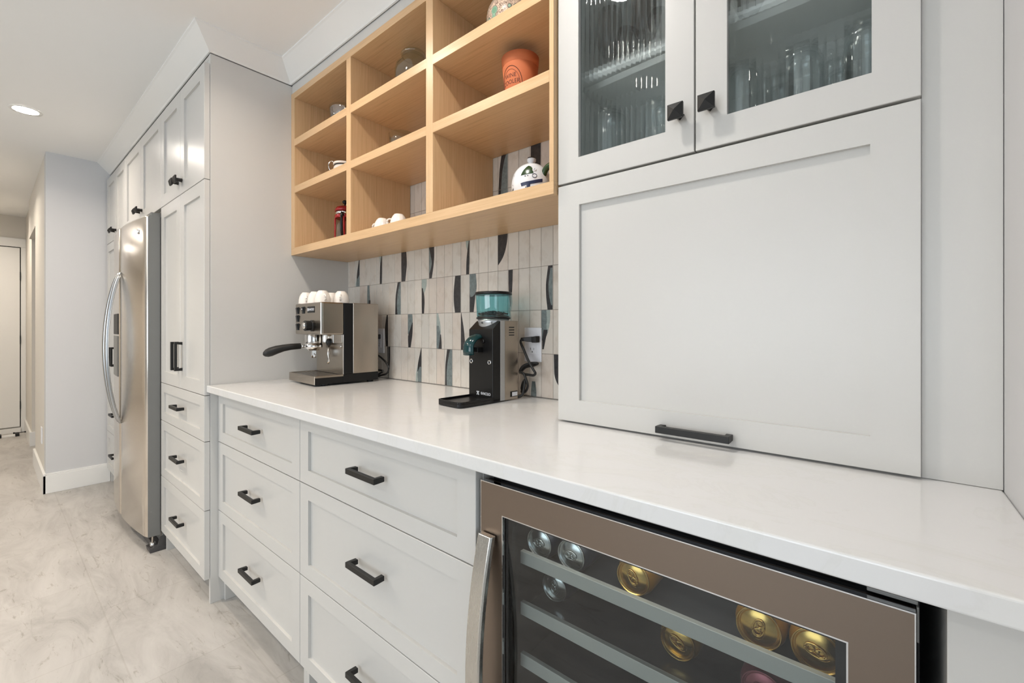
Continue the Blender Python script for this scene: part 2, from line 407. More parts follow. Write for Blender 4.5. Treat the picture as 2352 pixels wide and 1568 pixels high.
def cab_box(x0, x1, parent, z0, z1, yf, yb=YB, toe=True, name='carcass', tz=.104):
    b = MB((x0, yf, z0)) if False else MB(); t = .018
    b.o = Vector((0, 0, 0))
    b.box(x0, x0+t, yf, yb, z0, z1); b.box(x1-t, x1, yf, yb, z0, z1)
    zz = max(z0, tz) if toe else z0
    b.box(x0+t, x1-t, yf+.001, yb, zz+.001, zz+t); b.box(x0+t, x1-t, yf+.001, yb, z1-t, z1); b.box(x0+t, x1-t, yb-.006, yb, zz, z1)
    if toe: b.box(x0+t, x1-t, yf+.06, yf+.075, z0, zz)
    b.box(x0+t, x1-t, yf+.002, yf+.006, zz+t, z1-t)
    return b.build(name, 'cab', parent, .0006, 1)

# tall pantry cabinet beside the coffee counter
X1 = -2.850
t = thing('pantry_cabinet', 'tall off-white pantry cabinet with doors above three drawers, left of the worktop', 'cabinet', ((XP+X1)/2, YP, 0))
def P(o, parent): return o
cab_box(X1, XP, t, 0, 2.300, YP).location = -t.location
xm = (X1+XP)/2
for (z0, z1) in ((ZU+G, ZTOP), (.8715+G, ZU-G)):
    for k, (a, c) in enumerate(((X1+G, xm-G), (xm+G, XP-G))):
        d = shaker(a, c, z0, z1, YT, .058, .058, t, 'door')
        hx = c-.029 if k == 0 else a+.029
        if z0 > 1.5: knob(hx, 1.832, YT, d)
        else: pull(hx, 1.022, YT, d, True)
for z0, z1 in ((.6795+G, .8715-G), (.3925+G, .6795-G), (.106, .3925-G)):
    d = shaker(X1+G, XP-G, z0, z1, YT, .058, .044, t, 'drawer'); pull(xm, (z0+z1)/2+.008, YT, d)
# cabinet above the fridge
X2 = -3.765
t = thing('over_fridge_cabinet', 'off-white two-door cabinet above the steel refrigerator', 'cabinet', ((X2+X1)/2, YP, ZU))
cab_box(X2, X1-.0005, t, ZU, 2.300, YP, toe=False).location = -t.location
xm = (X1+X2)/2
for k, (a, c) in enumerate(((X2+G, xm-G), (xm+G, X1-G))):
    d = shaker(a, c, ZU+G, ZTOP, YT, .058, .058, t, 'door'); knob(c-.029 if k == 0 else a+.029, 1.832, YT, d)
# far tower cabinet
X3 = -4.440
t = thing('tower_cabinet', 'tall off-white cabinet between the refrigerator and the grey wall', 'cabinet', ((X2+X3)/2, YP, 0))
cab_box(X3, X2-.0005, t, 0, 2.300, YP).location = -t.location
xm = (X3+X2)/2
for (z0, z1) in ((ZU+G, ZTOP), (.680+G, ZU-G)):
    for k, (a, c) in enumerate(((X3+G, xm-G), (xm+G, X2-G))):
        d = shaker(a, c, z0, z1, YT, .058, .058, t, 'door')
        hx = c-.029 if k == 0 else a+.029
        if z0 > 1.5: knob(hx, 1.832, YT, d)
        else: pull(hx, .95, YT, d, True)
for z0, z1 in ((.388+G, .680-G), (.106, .388-G)):
    d = shaker(X3+G, X2-G, z0, z1, YT, .058, .044, t, 'drawer'); pull(xm, (z0+z1)/2+.008, YT, d)
# base drawer cabinets
XM, XR = -1.391, -.6195
for x0, x1, lab in ((XP+.0006, XM, 'off-white three-drawer base cabinet next to the tall pantry cabinet'), (XM, XR, 'wide off-white three-drawer base cabinet next to the wine fridge')):
    t = thing('drawer_cabinet', lab, 'cabinet', ((x0+x1)/2, YD+.02, 0), 0)
    cab_box(x0, x1-.0004, t, 0, .8850, YD+.021).location = -t.location
    for z0, z1 in ((.674+G, ZDR+.010), (.386+G, .674-G), (.104, .386-G)):
        d = shaker(x0+G, x1-G, z0, z1, YD, .054, .0435, t, 'drawer'); pull((x0+x1)/2+.004, (z0+min(z1, .872))/2+.008, YD, d)
# end panel right of the wine fridge
b = MB(); b.box(.0525, .139, YD+.004, YB-.02, 0, .8850)
tag(b.build('end_panel', 'cab', bevel=.001), 'plain off-white filler panel under the worktop, right of the wine fridge', 'panel')

# worktop
b = MB(); b.box(XP+.0005, .1395, YC, YB-.0015, .8857, ZC)
tag(b.build('worktop', 'quartz', bevel=.003, seg=3), 'long glossy white quartz worktop under the oak shelves', 'worktop')

# ------------------------------------------------------------------ tiled splashback
m = M['tile'] = mat('tile_glaze', (.6, .56, .5), .28)
gi = nd(m, 'ShaderNodeNewGeometry')
c = ramp(m, gi.outputs['Random Per Island'], [(0, srgb(205, 193, 182)), (.35, srgb(214, 206, 196)), (.7, srgb(207, 202, 194)), (1, srgb(220, 212, 202))])
nn = noise(m, coords(m, (1, 1, .6)), 26, 5, .6, .4); c2 = ramp(m, nn, [(.32, (.86, .83, .80)), (.5, (1, 1, 1)), (.75, (1.0, .985, .97))])
mx = nd(m, 'ShaderNodeMix'); mx.data_type = 'RGBA'; mx.blend_type = 'MULTIPLY'; mx.inputs[0].default_value = .9
lk(m, c, mx.inputs[6]); lk(m, c2, mx.inputs[7]); lk(m, mx.outputs[2], bsdf(m).inputs['Base Color'])
M['grout'] = mat('grout', srgb(140, 132, 123), .8)
def mott(name, a, b_):
    m = mat(name, a, .22); n = noise(m, coords(m), 60, 6, .7, .5); c = ramp(m, n, [(.3, a), (.7, b_)]); lk(m, c, bsdf(m).inputs['Base Color']); return m
M['tdark'] = mott('tile_charcoal', srgb(46, 45, 47), srgb(66, 64, 65))
M['tgreen'] = mott('tile_sea_green', srgb(98, 106, 107), srgb(132, 143, 142))
M['tpale'] = mott('tile_pale_green', srgb(150, 160, 156), srgb(176, 185, 179))
TW, THh = .0496, .14945; E0 = -.8412-25*TW; Z0 = .9157
b = MB((XP, YB, ZC))
b.box(XP, -.62, YB, YB+.004, ZC, 2.255, 1)
g2 = .0007
YFt = YB-.0012
for r in range(9):
    for n in range(-2, 31):
        x0 = max(E0+TW*n+g2, XP+.0005); x1 = min(E0+TW*(n+1)-g2, -.62); z0 = Z0+THh*r+g2; z1 = min(Z0+THh*(r+1)-g2, 2.25)
        if x1-x0 < .004: continue
        q = .0008
        b.loft([[(x0, YB, z0), (x1, YB, z0), (x1, YB, z1), (x0, YB, z1)], [(x0, YFt+.0006, z0), (x1, YFt+.0006, z0), (x1, YFt+.0006, z1), (x0, YFt+.0006, z1)],
                [(x0+q, YFt, z0+q), (x1-q, YFt, z0+q), (x1-q, YFt, z1-q), (x0+q, YFt, z1-q)]], 0, smooth=False)
def leaf(r, n, strips):
    """glazed shapes inside tile (r, n): each strip = (material, [(v, u_left, u_right), ...]) with v from 1 (top) to 0"""
    for k, (mi, rows) in enumerate(strips):
        pts = []
        N = 14
        def interp(v_, j):
            for a, c_ in zip(rows, rows[1:]):
                if c_[0] <= v_ <= a[0]:
                    f = (a[0]-v_)/max(a[0]-c_[0], 1e-6); f2 = f
                    return a[j]*(1-f2)+c_[j]*f2
            return rows[-1][j]
        vs = [rows[0][0]+(rows[-1][0]-rows[0][0])*i/N for i in range(N+1)]
        # smooth the outline a little
        Ls = [interp(v_, 1) for v_ in vs]; Rs = [interp(v_, 2) for v_ in vs]
        for _ in range(2):
            Ls = [Ls[0]]+[(Ls[i-1]+2*Ls[i]+Ls[i+1])/4 for i in range(1, N)]+[Ls[-1]]; Rs = [Rs[0]]+[(Rs[i-1]+2*Rs[i]+Rs[i+1])/4 for i in range(1, N)]+[Rs[-1]]
        X = lambda u: E0+TW*n+g2+u*(TW-2*g2); Z = lambda v_: Z0+THh*r+g2+v_*(THh-2*g2)
        y = YFt-.00025-.0001*k
        for i in range(N):
            q = [(X(Ls[i]), y, Z(vs[i])), (X(Ls[i+1]), y, Z(vs[i+1])), (X(Rs[i+1]), y, Z(vs[i+1])), (X(Rs[i]), y, Z(vs[i]))]
            if abs(Ls[i]-Rs[i])+abs(Ls[i+1]-Rs[i+1]) < 1e-4: continue
            b.face(q, mi)
D, GR, PL = 2, 3, 4
# row 3: just under the shelf unit
leaf(3, 0, [(D, [(1, .96, .99), (.6, .6, .99), (.35, .45, .99), (0, .4, .99)]), (GR, [(.40, .98, .99), (.25, .55, .99), (0, .42, .99)]), (PL, [(.28, .42, .5), (0, .2, .4)])])
leaf(3, 4, [(PL, [(1, .5, .99), (.7, .62, .99), (.55, .75, .8)]), (D, [(.95, .9, .99), (.6, .66, .99), (.3, .62, .99), (0, .6, .95)])])
leaf(3, 8, [(D, [(1, .06, .80), (.5, .05, .93), (0, .08, .66)])])
leaf(3, 12, [(D, [(1, .02, .70), (.6, .02, .72), (.3, .03, .6), (0, .04, .38)]), (GR, [(.85, .02, .06), (.45, .02, .42), (.3, .02, .3), (.15, .02, .08)])])
leaf(3, 16, [(PL, [(1, .55, .99), (.72, .62, .99), (.6, .8, .82)]), (D, [(.9, .92, .99), (.6, .74, .99), (.35, .64, .99), (0, .62, .95)])])
leaf(3, 20, [(D, [(1, .0, .99), (.75, .0, .96), (.5, .0, .78), (.3, .0, .5), (.14, .0, .02)])])
leaf(3, 24, [(D, [(.0, .9, .95), (0, .9, .95)])])
# row 2
leaf(2, 2, [(GR, [(1, .42, .8), (.6, .38, .9), (.0, .5, .98)]), (D, [(.5, .7, .98), (.0, .6, .98)])])
leaf(2, 7, [(D, [(1, .5, .98), (.6, .16, .98), (0, .1, .98)]), (GR, [(.98, .85, .98), (.6, .45, .98), (.3, .36, .98), (0, .46, .98)])])
leaf(2, 11, [(PL, [(1, .02, .72), (.8, .02, .7), (.6, .02, .4), (.5, .02, .2)]), (D, [(.75, .02, .15), (.55, .02, .38), (.3, .02, .42), (0, .05, .34)])])
leaf(2, 15, [(D, [(1, .32, .98), (.6, .14, .98), (.3, .14, .98), (0, .3, .98)])])
leaf(2, 17, [(D, [(1, .0, .45), (.6, .0, .7), (.3, .0, .6), (0, .0, .45)]), (GR, [(1, .0, .70), (.7, .0, .80), (.5, .02, .74), (.4, .08, .3)])])
leaf(2, 21, [(D, [(1, .04, .46), (.6, .04, .42), (.3, .1, .35), (.1, .2, .3)]), (PL, [(.45, .3, .38), (.2, .3, .42), (0, .2, .3)])])
leaf(2, 24, [(D, [(1, .6, .98), (.6, .4, .98), (.3, .42, .98), (0, .55, .98)]), (GR, [(.95, .8, .98), (.6, .62, .98), (.35, .65, .98), (.1, .85, .95)])])
# row 1
leaf(1, 5, [(D, [(1, .75, .95), (.6, .45, .98), (.3, .5, .98), (0, .6, .98)])])
leaf(1, 9, [(GR, [(1, .04, .7), (.8, .04, .75), (.6, .04, .72), (.4, .04, .3)]), (D, [(.75, .7, .77), (.5, .3, .74), (.35, .04, .7), (0, .1, .45)])])
leaf(1, 13, [(PL, [(1, .02, .22), (.7, .02, .5), (.45, .05, .56)]), (GR, [(.65, .02, .3), (.4, .02, .55), (.2, .02, .6), (0, .02, .45)]), (D, [(.4, .48, .58), (.2, .4, .66), (0, .25, .68)])])
leaf(1, 16, [(D, [(1, .0, .04), (.6, .0, .32), (.3, .0, .45), (0, .0, .55)])])
leaf(1, 21, [(PL, [(1, .1, .25), (.6, .3, .4)]), (D, [(.0, .1, .2), (0, .1, .2)])])
leaf(1, 24, [(GR, [(1, .02, .78), (.75, .02, .72), (.5, .02, .6), (.3, .05, .3)]), (PL, [(1, .44, .78), (.8, .5, .78), (.6, .45, .68), (.5, .5, .55)]), (D, [(.55, .2, .56), (.35, .1, .4), (.1, .1, .22)])])
# row 0
leaf(0, 5, [(D, [(1, .85, .99), (.5, .9, .99), (0, .95, .99)])])
leaf(0, 6, [(D, [(1, .0, .30), (.6, .0, .3), (.3, .0, .18), (0, .0, .06)])])
leaf(0, 10, [(D, [(1, .94, .99), (.6, .55, .99), (.4, .4, .99), (.3, .35, .99)]), (GR, [(.45, .75, .99), (.25, .4, .99), (0, .5, .99)]), (PL, [(.5, .45, .5), (.25, .22, .4), (0, .18, .48)])])
leaf(0, 14, [(D, [(1, .35, .98), (.6, .12, .98), (0, .08, .98)]), (GR, [(1, .72, .98), (.6, .36, .98), (.3, .26, .98), (0, .3, .98)])])
leaf(0, 23, [(GR, [(.35, .2, .5), (.1, .1, .6), (0, .1, .6)])])
leaf(0, 25, [(D, [(1, .05, .99), (.5, .1, .99), (.25, .5, .99), (.2, .9, .99)])])
# rows seen inside the shelf unit
leaf(4, 12, [(D, [(1, .02, .5), (.7, .04, .55), (.4, .15, .4), (.1, .1, .22)])])
leaf(4, 13, [(PL, [(.35, .04, .08), (0, .1, .3)])])
leaf(4, 20, [(D, [(1, .06, .98), (.6, .04, .98), (0, .04, .98)]), (GR, [(1, .32, .98), (.6, .26, .98), (0, .22, .98)])])
leaf(5, 20, [(D, [(1, .5, .98), (.85, .35, .98), (.5, .16, .98), (0, .06, .98)]), (GR, [(.92, .97, .98), (.7, .62, .98), (.4, .42, .98), (0, .32, .98)])])
leaf(4, 23, [(D, [(1, .15, .95), (.6, .2, .8), (.3, .4, .6)])])
leaf(5, 23, [(D, [(1, .1, .98), (.5, .08, .98), (0, .12, .95)])])
leaf(5, 12, [(D, [(1, .1, .5), (.5, .02, .45), (0, .02, .45)])])
ts = b.build('tile_splashback', ['tile', 'grout', 'tdark', 'tgreen', 'tpale'], wall_back)
ts.location = (XP, YB, ZC)

# ------------------------------------------------------------------ oak shelf unit
t = thing('oak_shelf_unit', 'open oak cubby shelf unit of nine compartments above the coffee counter', 'shelf unit', ((XP-.640)/2, YB, 1.4965))
XSL, XSR = XP+.001, -.6395; YSB = YB-.0025
def board(x0, x1, z0, z1, name, mt):
    b = MB(((x0+x1)/2, YS, z0)); b.box(x0, x1, YS, YSB, z0, z1); return b.build(name, mt, t, .0005, 1)
SV = .0345; D1, D2 = (-1.6468, -1.6140), (-1.1475, -1.1130)
board(XSL, XSR, 1.4965, 1.5300, 'bottom_board', 'oakx'); board(XSL, XSR, 2.2320, 2.2600, 'top_board', 'oakx')
board(XSL, XSL+SV, 1.5301, 2.2319, 'side_panel', 'oakz'); board(XSR-.0135, XSR, 1.5301, 2.2319, 'side_panel', 'oakz')
for a, c_ in (D1, D2): board(a, c_, 1.5301, 2.2319, 'divider', 'oakz')
cols = [(XSL+SV, D1[0]), (D1[1], D2[0]), (D2[1], XSR-.0135)]
for a, c_ in cols:
    for z0, z1 in ((1.7870, 1.8180), (2.0080, 2.0400)): board(a+.0001, c_-.0001, z0, z1, 'shelf', 'oakx')

# ------------------------------------------------------------------ white cabinet standing on the worktop
XWL, XWR = -.6385, .0500
t = thing('hutch_cabinet', 'white cabinet standing on the worktop, fluted glass doors above a lift-up door', 'cabinet', ((XWL+XWR)/2, YB, ZC))
b = MB(); tk = .018
b.box(XWL+.001, XWL+.001+tk, YW+.021, YB-.0015, ZC+.0006, 2.300); b.box(XWR-.001-tk, XWR-.001, YW+.021, YB-.0015, ZC+.0006, 2.300)
for z in (ZC+.0006, 1.525, 2.282): b.box(XWL+.019, XWR-.019, YW+.021, YB-.0015, z, z+tk)
b.box(XWL+.019, XWR-.019, YB-.010, YB-.0015, ZC+.02, 2.28)
b.o = Vector((0, 0, 0)); o = b.build('carcass', 'cab', t, .0006, 1); o.location = -t.location

b = MB((XWL, 1.01, 1.80)); b.box(XWL+.019, XWR-.019, 1.005, YB-.010, 1.793, 1.811); b.build('interior_shelf', 'trim', t, .0008, 1)
b = MB((.095, .962, ZC)); b.box(XWR+.0005, .1392, .9620, .9800, ZC+.0006, 2.300); b.build('filler_strip', 'cab', t, .0006, 1)
XC = -.2960
d = shaker(XWL+G, XWR-.0005, ZC+.0045, 1.5185-.0025, YW, .0625, .055, t, 'lift_up_door')
pull(-.296, .9375, YW, d, L=.146)
def fluted(x0, x1, z0, z1, y, parent):
    b = MB((x0, y, z0)); pitch = .0122; A = .0019; n = int(round((x1-x0)/pitch)); pitch = (x1-x0)/n; k = 8
    top = []; 
    pr = []
    for i in range(n):
        for j in range(k):
            u = j/k; pr.append((x0+(i+u)*pitch, y-A*(1-(2*u-1)**2)))
    pr.append((x1, y)); pr += [(x1, y+.004), (x0, y+.004)]
    b.loft([[(a, c_, z0) for a, c_ in pr], [(a, c_, z1) for a, c_ in pr]], smooth=False)
    return b.build('fluted_pane', 'fluted', parent)
for k, (a, c) in enumerate(((XWL+G, XC-G), (XC+G, XWR-.0005))):
    d = shaker(a, c, 1.5215, ZTOP+.02, YW, .0605, .0575, t, 'glass_door', hole=True)
    knob(c-.029 if k == 0 else a+.029, 1.604, YW, d, .0160)
    fluted(a+.0605, c-.0605, 1.579, ZTOP+.02-.0575, YW+.011, d)

# tumblers upside down on the cabinet floor and dark goblets on the shelf, seen through the fluted glass
def tumbler():
    t = thing('drinking_glass', '', 'glass', (0, 0, 0), 0, 'clear glasses in the white cabinet')
    b = MB(); H = .165
    b.lathe([(.031, 0), (.0325, .02), (.0345, H*.75), (.034, H*.88), (.028, H*.97), (.016, H), (.001, H), (.001, H-.008), (.015, H-.008), (.026, H*.93), (.0318, H*.85), (.032, H*.74), (.030, .02), (.029, 0)], n=28, cap=False)
    b.build('glass_body', 'tumbler', t); return t
tg = tumbler()
spots = [(-.527, 1.01, 'clear glass behind the left fluted door, nearer the oak shelves'), (-.415, 1.05, 'clear glass behind the left fluted door, nearer the centre knobs'),
         (-.225, 1.02, 'clear glass behind the right fluted door, closest to the knob'), (-.118, 1.03, 'clear glass in the middle behind the right fluted door'),
         (-.020, 1.02, 'clear glass behind the right fluted door, by its right edge'), (-.170, 1.11, 'clear glass in the second row between the first two of the right door'),
         (-.066, 1.12, 'clear glass in the second row behind the right fluted door, farther right')]
for i, (x, y, lab) in enumerate(spots):
    o = tg if i == 0 else copy_tree(tg)
    o.location = (x, y, 1.5432); o['label'] = lab
M['brownglass'] = mat('smoky_brown_ceramic', srgb(70, 58, 52), .2)
def goblet():
    t = thing('goblet', '', 'goblet', (0, 0, 0), 0, 'dark goblets on the cabinet shelf')
    b = MB(); b.lathe([(.030, 0), (.030, .003), (.006, .008), (.005, .06), (.022, .075), (.036, .11), (.036, .15), (.030, .185), (.028, .185), (.033, .15), (.033, .112), (.001, .078)], n=28, cap=False)
    b.build('goblet_body', 'brownglass', t); return t
gb = goblet()
for i, (x, y, lab) in enumerate([(-.555, 1.07, 'smoky brown goblet on the shelf behind the left fluted door, left one'), (-.455, 1.07, 'smoky brown goblet on the shelf behind the left fluted door, right one'),
                                 (-.235, 1.06, 'smoky brown goblet on the shelf behind the right fluted door')]):
    o = gb if i == 0 else copy_tree(gb)
    o.location = (x, y, 1.8112); o['label'] = lab

# ------------------------------------------------------------------ refrigerator
FX0, FX1, FXS = -3.745, -2.857, -3.323
t = thing('refrigerator', 'side-by-side stainless refrigerator with bowed doors and long curved handles', 'refrigerator', ((FX0+FX1)/2, .90, 0))
b = MB(t.location); b.box(FX0+.004, FX1-.004, .585, 1.19, .035, 1.722); b.build('body', 'grey', t, .002)
def fy(x): q = (x-(FX0+FX1)/2)/((FX1-FX0)/2); return .5205-.031*(1-q*q)
def fdoor(x0, x1, name):
    N = 16; pr = []
    for i in range(N+1):
        x = x0+(x1-x0)*i/N; e = min(x-x0, x1-x); r = .006
        pr.append((x, fy(x)+(r-math.sqrt(max(r*r-(r-e)**2, 0)) if e < r else 0)))
    b = MB(((x0+x1)/2, .55, .084))
    front = pr; back = [(x1, .5775), (x0, .5775)]
    L = front+back
    def loop(z, ins): return [(x, (y+ins if k < len(front) else y), z) for k, (x, y) in enumerate(L)]
    b.loft([loop(.0842, .004), loop(.088, 0), loop(1.718, 0), loop(1.728, .007)], 0, smooth=False)
    for f in b.bm.faces:
        f.normal_update()
        if len(f.verts) == 4:
            c_ = f.calc_center_median()+b.o
            if abs(f.normal.x) > .9 and c_.y > .53: f.material_index = 1
            elif c_.y < .53: f.smooth = True
    return b.build(name, ['fridge', 'grey'], t)
M['fridge'] = steel('fridge_steel', srgb(226, 219, 210), .21, (700, 700, 3))
dl = fdoor(FX0, FXS-.002, 'freezer_door'); dr = fdoor(FXS+.002, FX1, 'fridge_door')
def fhandle(x, sgn, parent):
    b = MB((x, fy(x), 1.04)); loops = []; N = 28
    for i in range(N+1):
        u = -1+2*i/N; z = 1.040+u*.425; y = fy(x)-.002-.062*(1-u*u)**.8 if abs(u) < 1 else fy(x)-.002
        xx = x+sgn*.012*(1-u*u); wv = .011+.004*(1-u*u); tk = .008
        loops.append([(xx-wv, y+tk, z), (xx-wv, y-tk*.3, z), (xx-wv*.5, y-tk, z), (xx+wv*.5, y-tk, z), (xx+wv, y-tk*.3, z), (xx+wv, y+tk, z)])
    b.loft(loops); return b.build('handle', 'fhandle', parent)
M['fhandle'] = steel('fridge_handle_steel', srgb(186, 188, 190), .24, (500, 500, 5))
fhandle(FXS-.028, -1, dl); fhandle(FXS+.028, 1, dr)
b = MB((-3.48, .49, 1.0)); 
for (x0, x1, z0, z1, mi) in ((-3.62, -3.385, .87, 1.105, 0), (-3.62, -3.385, 1.115, 1.235, 1)):
    for i in range(6):
        a = x0+(x1-x0)*i/6; c_ = x0+(x1-x0)*(i+1)/6
        b.hexa([(a, fy(a)-.003, z0), (c_, fy(c_)-.003, z0), (c_, fy(c_)-.003, z1), (a, fy(a)-.003, z1)], [(a, fy(a)+.004, z0), (c_, fy(c_)+.004, z0), (c_, fy(c_)+.004, z1), (a, fy(a)+.004, z1)], mi)
b.build('water_dispenser', ['grey', 'black'], dl)
b = MB((-2.968, .505, 1.655)); b.lathe([(.013, fy(-2.968)+.001), (.013, fy(-2.968)-.003), (.009, fy(-2.968)-.003), (.009, fy(-2.968)+.001)], (-2.968, 0, 1.655), 24, ax='y', cap=False); b.build('round_badge', 'chrome', dr)
b = MB((-2.90, .56, 1.722)); b.box(-2.99, -2.87, .54, .64, 1.7225, 1.748); b.build('hinge_cover', 'grey', t, .005)
b = MB((-2.9, .57, 0))
b.hexa([(FX0+.01, .548, .012), (FX1-.002, .548, .012), (FX1-.002, .60, .004), (FX0+.01, .60, .004)], [(FX0+.01, .552, .034), (FX1-.002, .552, .034), (FX1-.002, .60, .034), (FX0+.01, .60, .034)])
b.build('base_grille', 'darkgrey', t, .002)

b = MB((-2.88, .56, 0))
b.hexa([(-2.935, .536, 0), (-2.858, .536, 0), (-2.858, .632, 0), (-2.935, .632, 0)], [(-2.935, .532, .022), (-2.858, .532, .022), (-2.858, .632, .022), (-2.935, .632, .022)])
b.hexa([(-2.862, .565, .022), (-2.857, .565, .022), (-2.857, .632, .022), (-2.862, .632, .022)], [(-2.862, .575, .074), (-2.857, .575, .074), (-2.857, .632, .078), (-2.862, .632, .078)])
b.build('roller_foot_cover', 'darkgrey', t, .002)
b = MB((-2.88, .56, .03)); b.lathe([(.012, .022), (.012, .045), (.005, .045), (.005, .084)], (-2.885, .552, 0), 16); b.build('foot_screw', 'chrome', t)

# ------------------------------------------------------------------ wine fridge
t = thing('wine_fridge', 'under-counter beverage fridge with a steel frame tinted taupe for its reflections and tinted glass door', 'wine fridge', (-.29, .9, 0))
WX0, WX1, WZ1 = -.6120, .0290, .8508
b = MB(t.location); tk = .02
b.box(WX0+.004, WX0+.004+tk, .668, 1.19, .02, .868); b.box(WX1+.003, .0335, .664, 1.19, .02, .868); b.box(WX0+.004, .0335, .668, 1.19, .848, .868); b.box(WX0+.004, .0335, .668, 1.19, .02, .12)
b.box(WX0+.004, .0335, 1.10, 1.19, .02, .868); b.box(.010, .0335, .672, 1.19, .02, .868)
b.build('body', 'inner', t, .001, 1)
d = None
b = MB(((WX0+WX1)/2, .634, .1))
gx0, gx1, gz0, gz1 = -.5550, -.0292, .165, .7935; y0, y1 = .6339, .662
def frame(b, x0, x1, z0, z1, a0, a1, c0, c1, ya, yb, mi=0):
    O = [(x0, z0), (x1, z0), (x1, z1), (x0, z1)]; I = [(a0, c0), (a1, c0), (a1, c1), (a0, c1)]
    v = lambda L, y: [b.bm.verts.new(Vector((x, y, z))-b.o) for x, z in L]
    of, ob, jf, jb = v(O, ya), v(O, yb), v(I, ya), v(I, yb)
    for k in range(4):
        j = (k+1) % 4
        for q in ((of[k], of[j], jf[j], jf[k]), (ob[j], ob[k], jb[k], jb[j]), (of[j], of[k], ob[k], ob[j]), (jf[k], jf[j], jb[j], jb[k])):
            f = b.bm.faces.new(q); f.material_index = mi
frame(b, WX0, WX1, .10, WZ1, gx0, gx1, gz0, gz1, y0, y1-.012, 0)
d = b.build('door_frame', 'steelw', t, .0010, 2)
b = MB(((WX0+WX1)/2, .634, .1)); frame(b, WX0-.0002, WX1+.0002, .0998, WZ1+.0004, WX0+.0010, WX1-.0010, .101, WZ1-.0012, y0-.0003, y0+.010, 0)
frame(b, gx0-.0010, gx1+.0010, gz0-.001, gz1+.0010, gx0+.0008, gx1-.0008, gz0+.001, gz1-.0008, y0-.0003, y0+.007, 0); b.build('edge_highlight', 'chrome', d)  # thin chrome bands added in place of highlights on the frame edges
b = MB(((WX0+WX1)/2, .654, .1)); frame(b, WX0+.002, WX1-.002, .102, WZ1-.002, gx0+.012, gx1-.012, gz0+.012, gz1-.012, y1-.0118, y1); b.build('door_seal', 'plastic', d)
b = MB(((WX0+WX1)/2, .642, .1)); b.box(gx0, gx1, .6425, .6465, gz0, gz1); b.build('glass_pane', 'winepane', d)
# curved bar handle on the left side of the door
b = MB((-.585, .634, .5)); loops = []; N = 24
for i in range(N+1):
    u = -1+2*i/N; z = .490+u*.262; k = (1-u*u); y = .634-.012-.036*k; x = -.5885; wv = .0185
    loops.append([(x-wv, y+.010, z), (x-wv, y, z), (x-wv+.003, y-.003, z), (x+wv-.003, y-.003, z), (x+wv, y, z), (x+wv, y+.010, z)])
b.loft(loops, smooth=False)
for z in (.245, .735): b.box(-.600, -.577, .618, .6338, z-.012, z+.012)
b.build('handle', 'steelhandle', d, .0015)
area('rack_fill_lamp', (-.29, .690, .842), (0, 0, 0), .50, .012, .34, (1, .97, .9))  # added lamp, with a strip, to brighten rails and can lids
b = MB((-.29, .72, .845)); b.box(-.55, -.03, .680, .700, .8440, .8478); b.build('fill_lamp_strip', 'white', t, .001)
# hinge at the top right corner
b = MB((.02, .65, .855)); b.box(-.012, .0315, .648, .664, .8535, .8580); b.box(.0300, .0322, .644, .664, .815, .8535); hg = b.build('hinge', 'grey', t, .0008)
b = MB((.02, .65, .858)); b.lathe([(.006, .8581), (.006, .8625), (.003, .864)], (.012, .655, 0), 16); b.build('hinge_screw', 'chrome', hg)
# racks
for i in range(6):
    z = .7125-.1013*i
    b = MB((-.29, .68, z)); b.box(-.548, -.0345, .6800, .690, z-.025, z); rk = b.build('rack_rail', 'rail', t, .0008, 1)
    b = MB((-.29, .8, z-.02)); b.box(-.548, -.0345, .691, 1.08, z-.0200, z-.0170); b.build('rack_shelf', 'rackglass', rk)

# ------------------------------------------------------------------ cans lying in the racks, lids towards the door
M['cansilver'] = mat('can_aluminium', srgb(198, 200, 196), .24, 1); M['cangold'] = mat('can_gold', srgb(214, 178, 104), .24, 1)
M['canpink'] = mat('can_pink', srgb(150, 84, 92), .35, .5); M['canbody'] = mat('can_side_shaded', srgb(28, 34, 48), .35, .2)  # silver can sides coloured dark to stand for shade in the rack
M['canbodyg'] = mat('can_side_yellow', srgb(150, 104, 14), .35, .3)
def can(name, lid, side, label, loc, roll):
    """long axis on y, lid at local y = 0"""
    t = thing('beverage_can', label, 'can', loc, 0, 'drink cans lying in the wine fridge')
    b = MB()
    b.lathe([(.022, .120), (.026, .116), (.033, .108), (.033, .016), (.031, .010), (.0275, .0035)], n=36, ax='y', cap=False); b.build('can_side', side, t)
    b = MB()
    b.lathe([(.0270, .0045), (.0287, .0030), (.0290, .0008), (.0282, -.0004), (.0272, .0006), (.0262, .0050), (.0250, .0055), (.0242, .0040), (.0232, .0030), (.0005, .0028)], n=40, ax='y', cap=False)
    l = b.build('lid', lid, t)
    R = Matrix.Rotation(roll, 3, 'Y')
    b = MB()
    def ring(cx, rx, rz, r, y, sup=1.0, n=24):
        pts = []
        for i in range(n+1):
            a = 2*pi*i/n; p = Vector((cx+rx*abs(cos(a))**sup*(1 if cos(a) > 0 else -1), y, rz*sin(a))); pts.append(R @ p)
        b.tube(pts, r, 6)
    ring(-.0010, .0125, .0072, .0011, .0008, .8); ring(-.0068, .0040, .0042, .0008, .0004); ring(.0050, .0044, .0046, .0008, .0008)
    c_ = R @ Vector((0, 0, 0)); b.lathe([(.003, .003), (.003, .0004), (.001, 0)], (c_.x+.001, 0, c_.z), 12, ax='y'); b.build('pull_tab', lid, l)
    b = MB(); pts = [R @ Vector((.0045+.012*cos(a), .0028, .0095*sin(a))) for a in [2*pi*i/20 for i in range(20)]]
    b.tube(pts, .0002, 5); b.build('opening_score', lid, l)
    return t
ZR = .6925+.0335+.0003
ZR1 = .7125-.017+.0335-.0003; ZR2 = ZR1-.1013
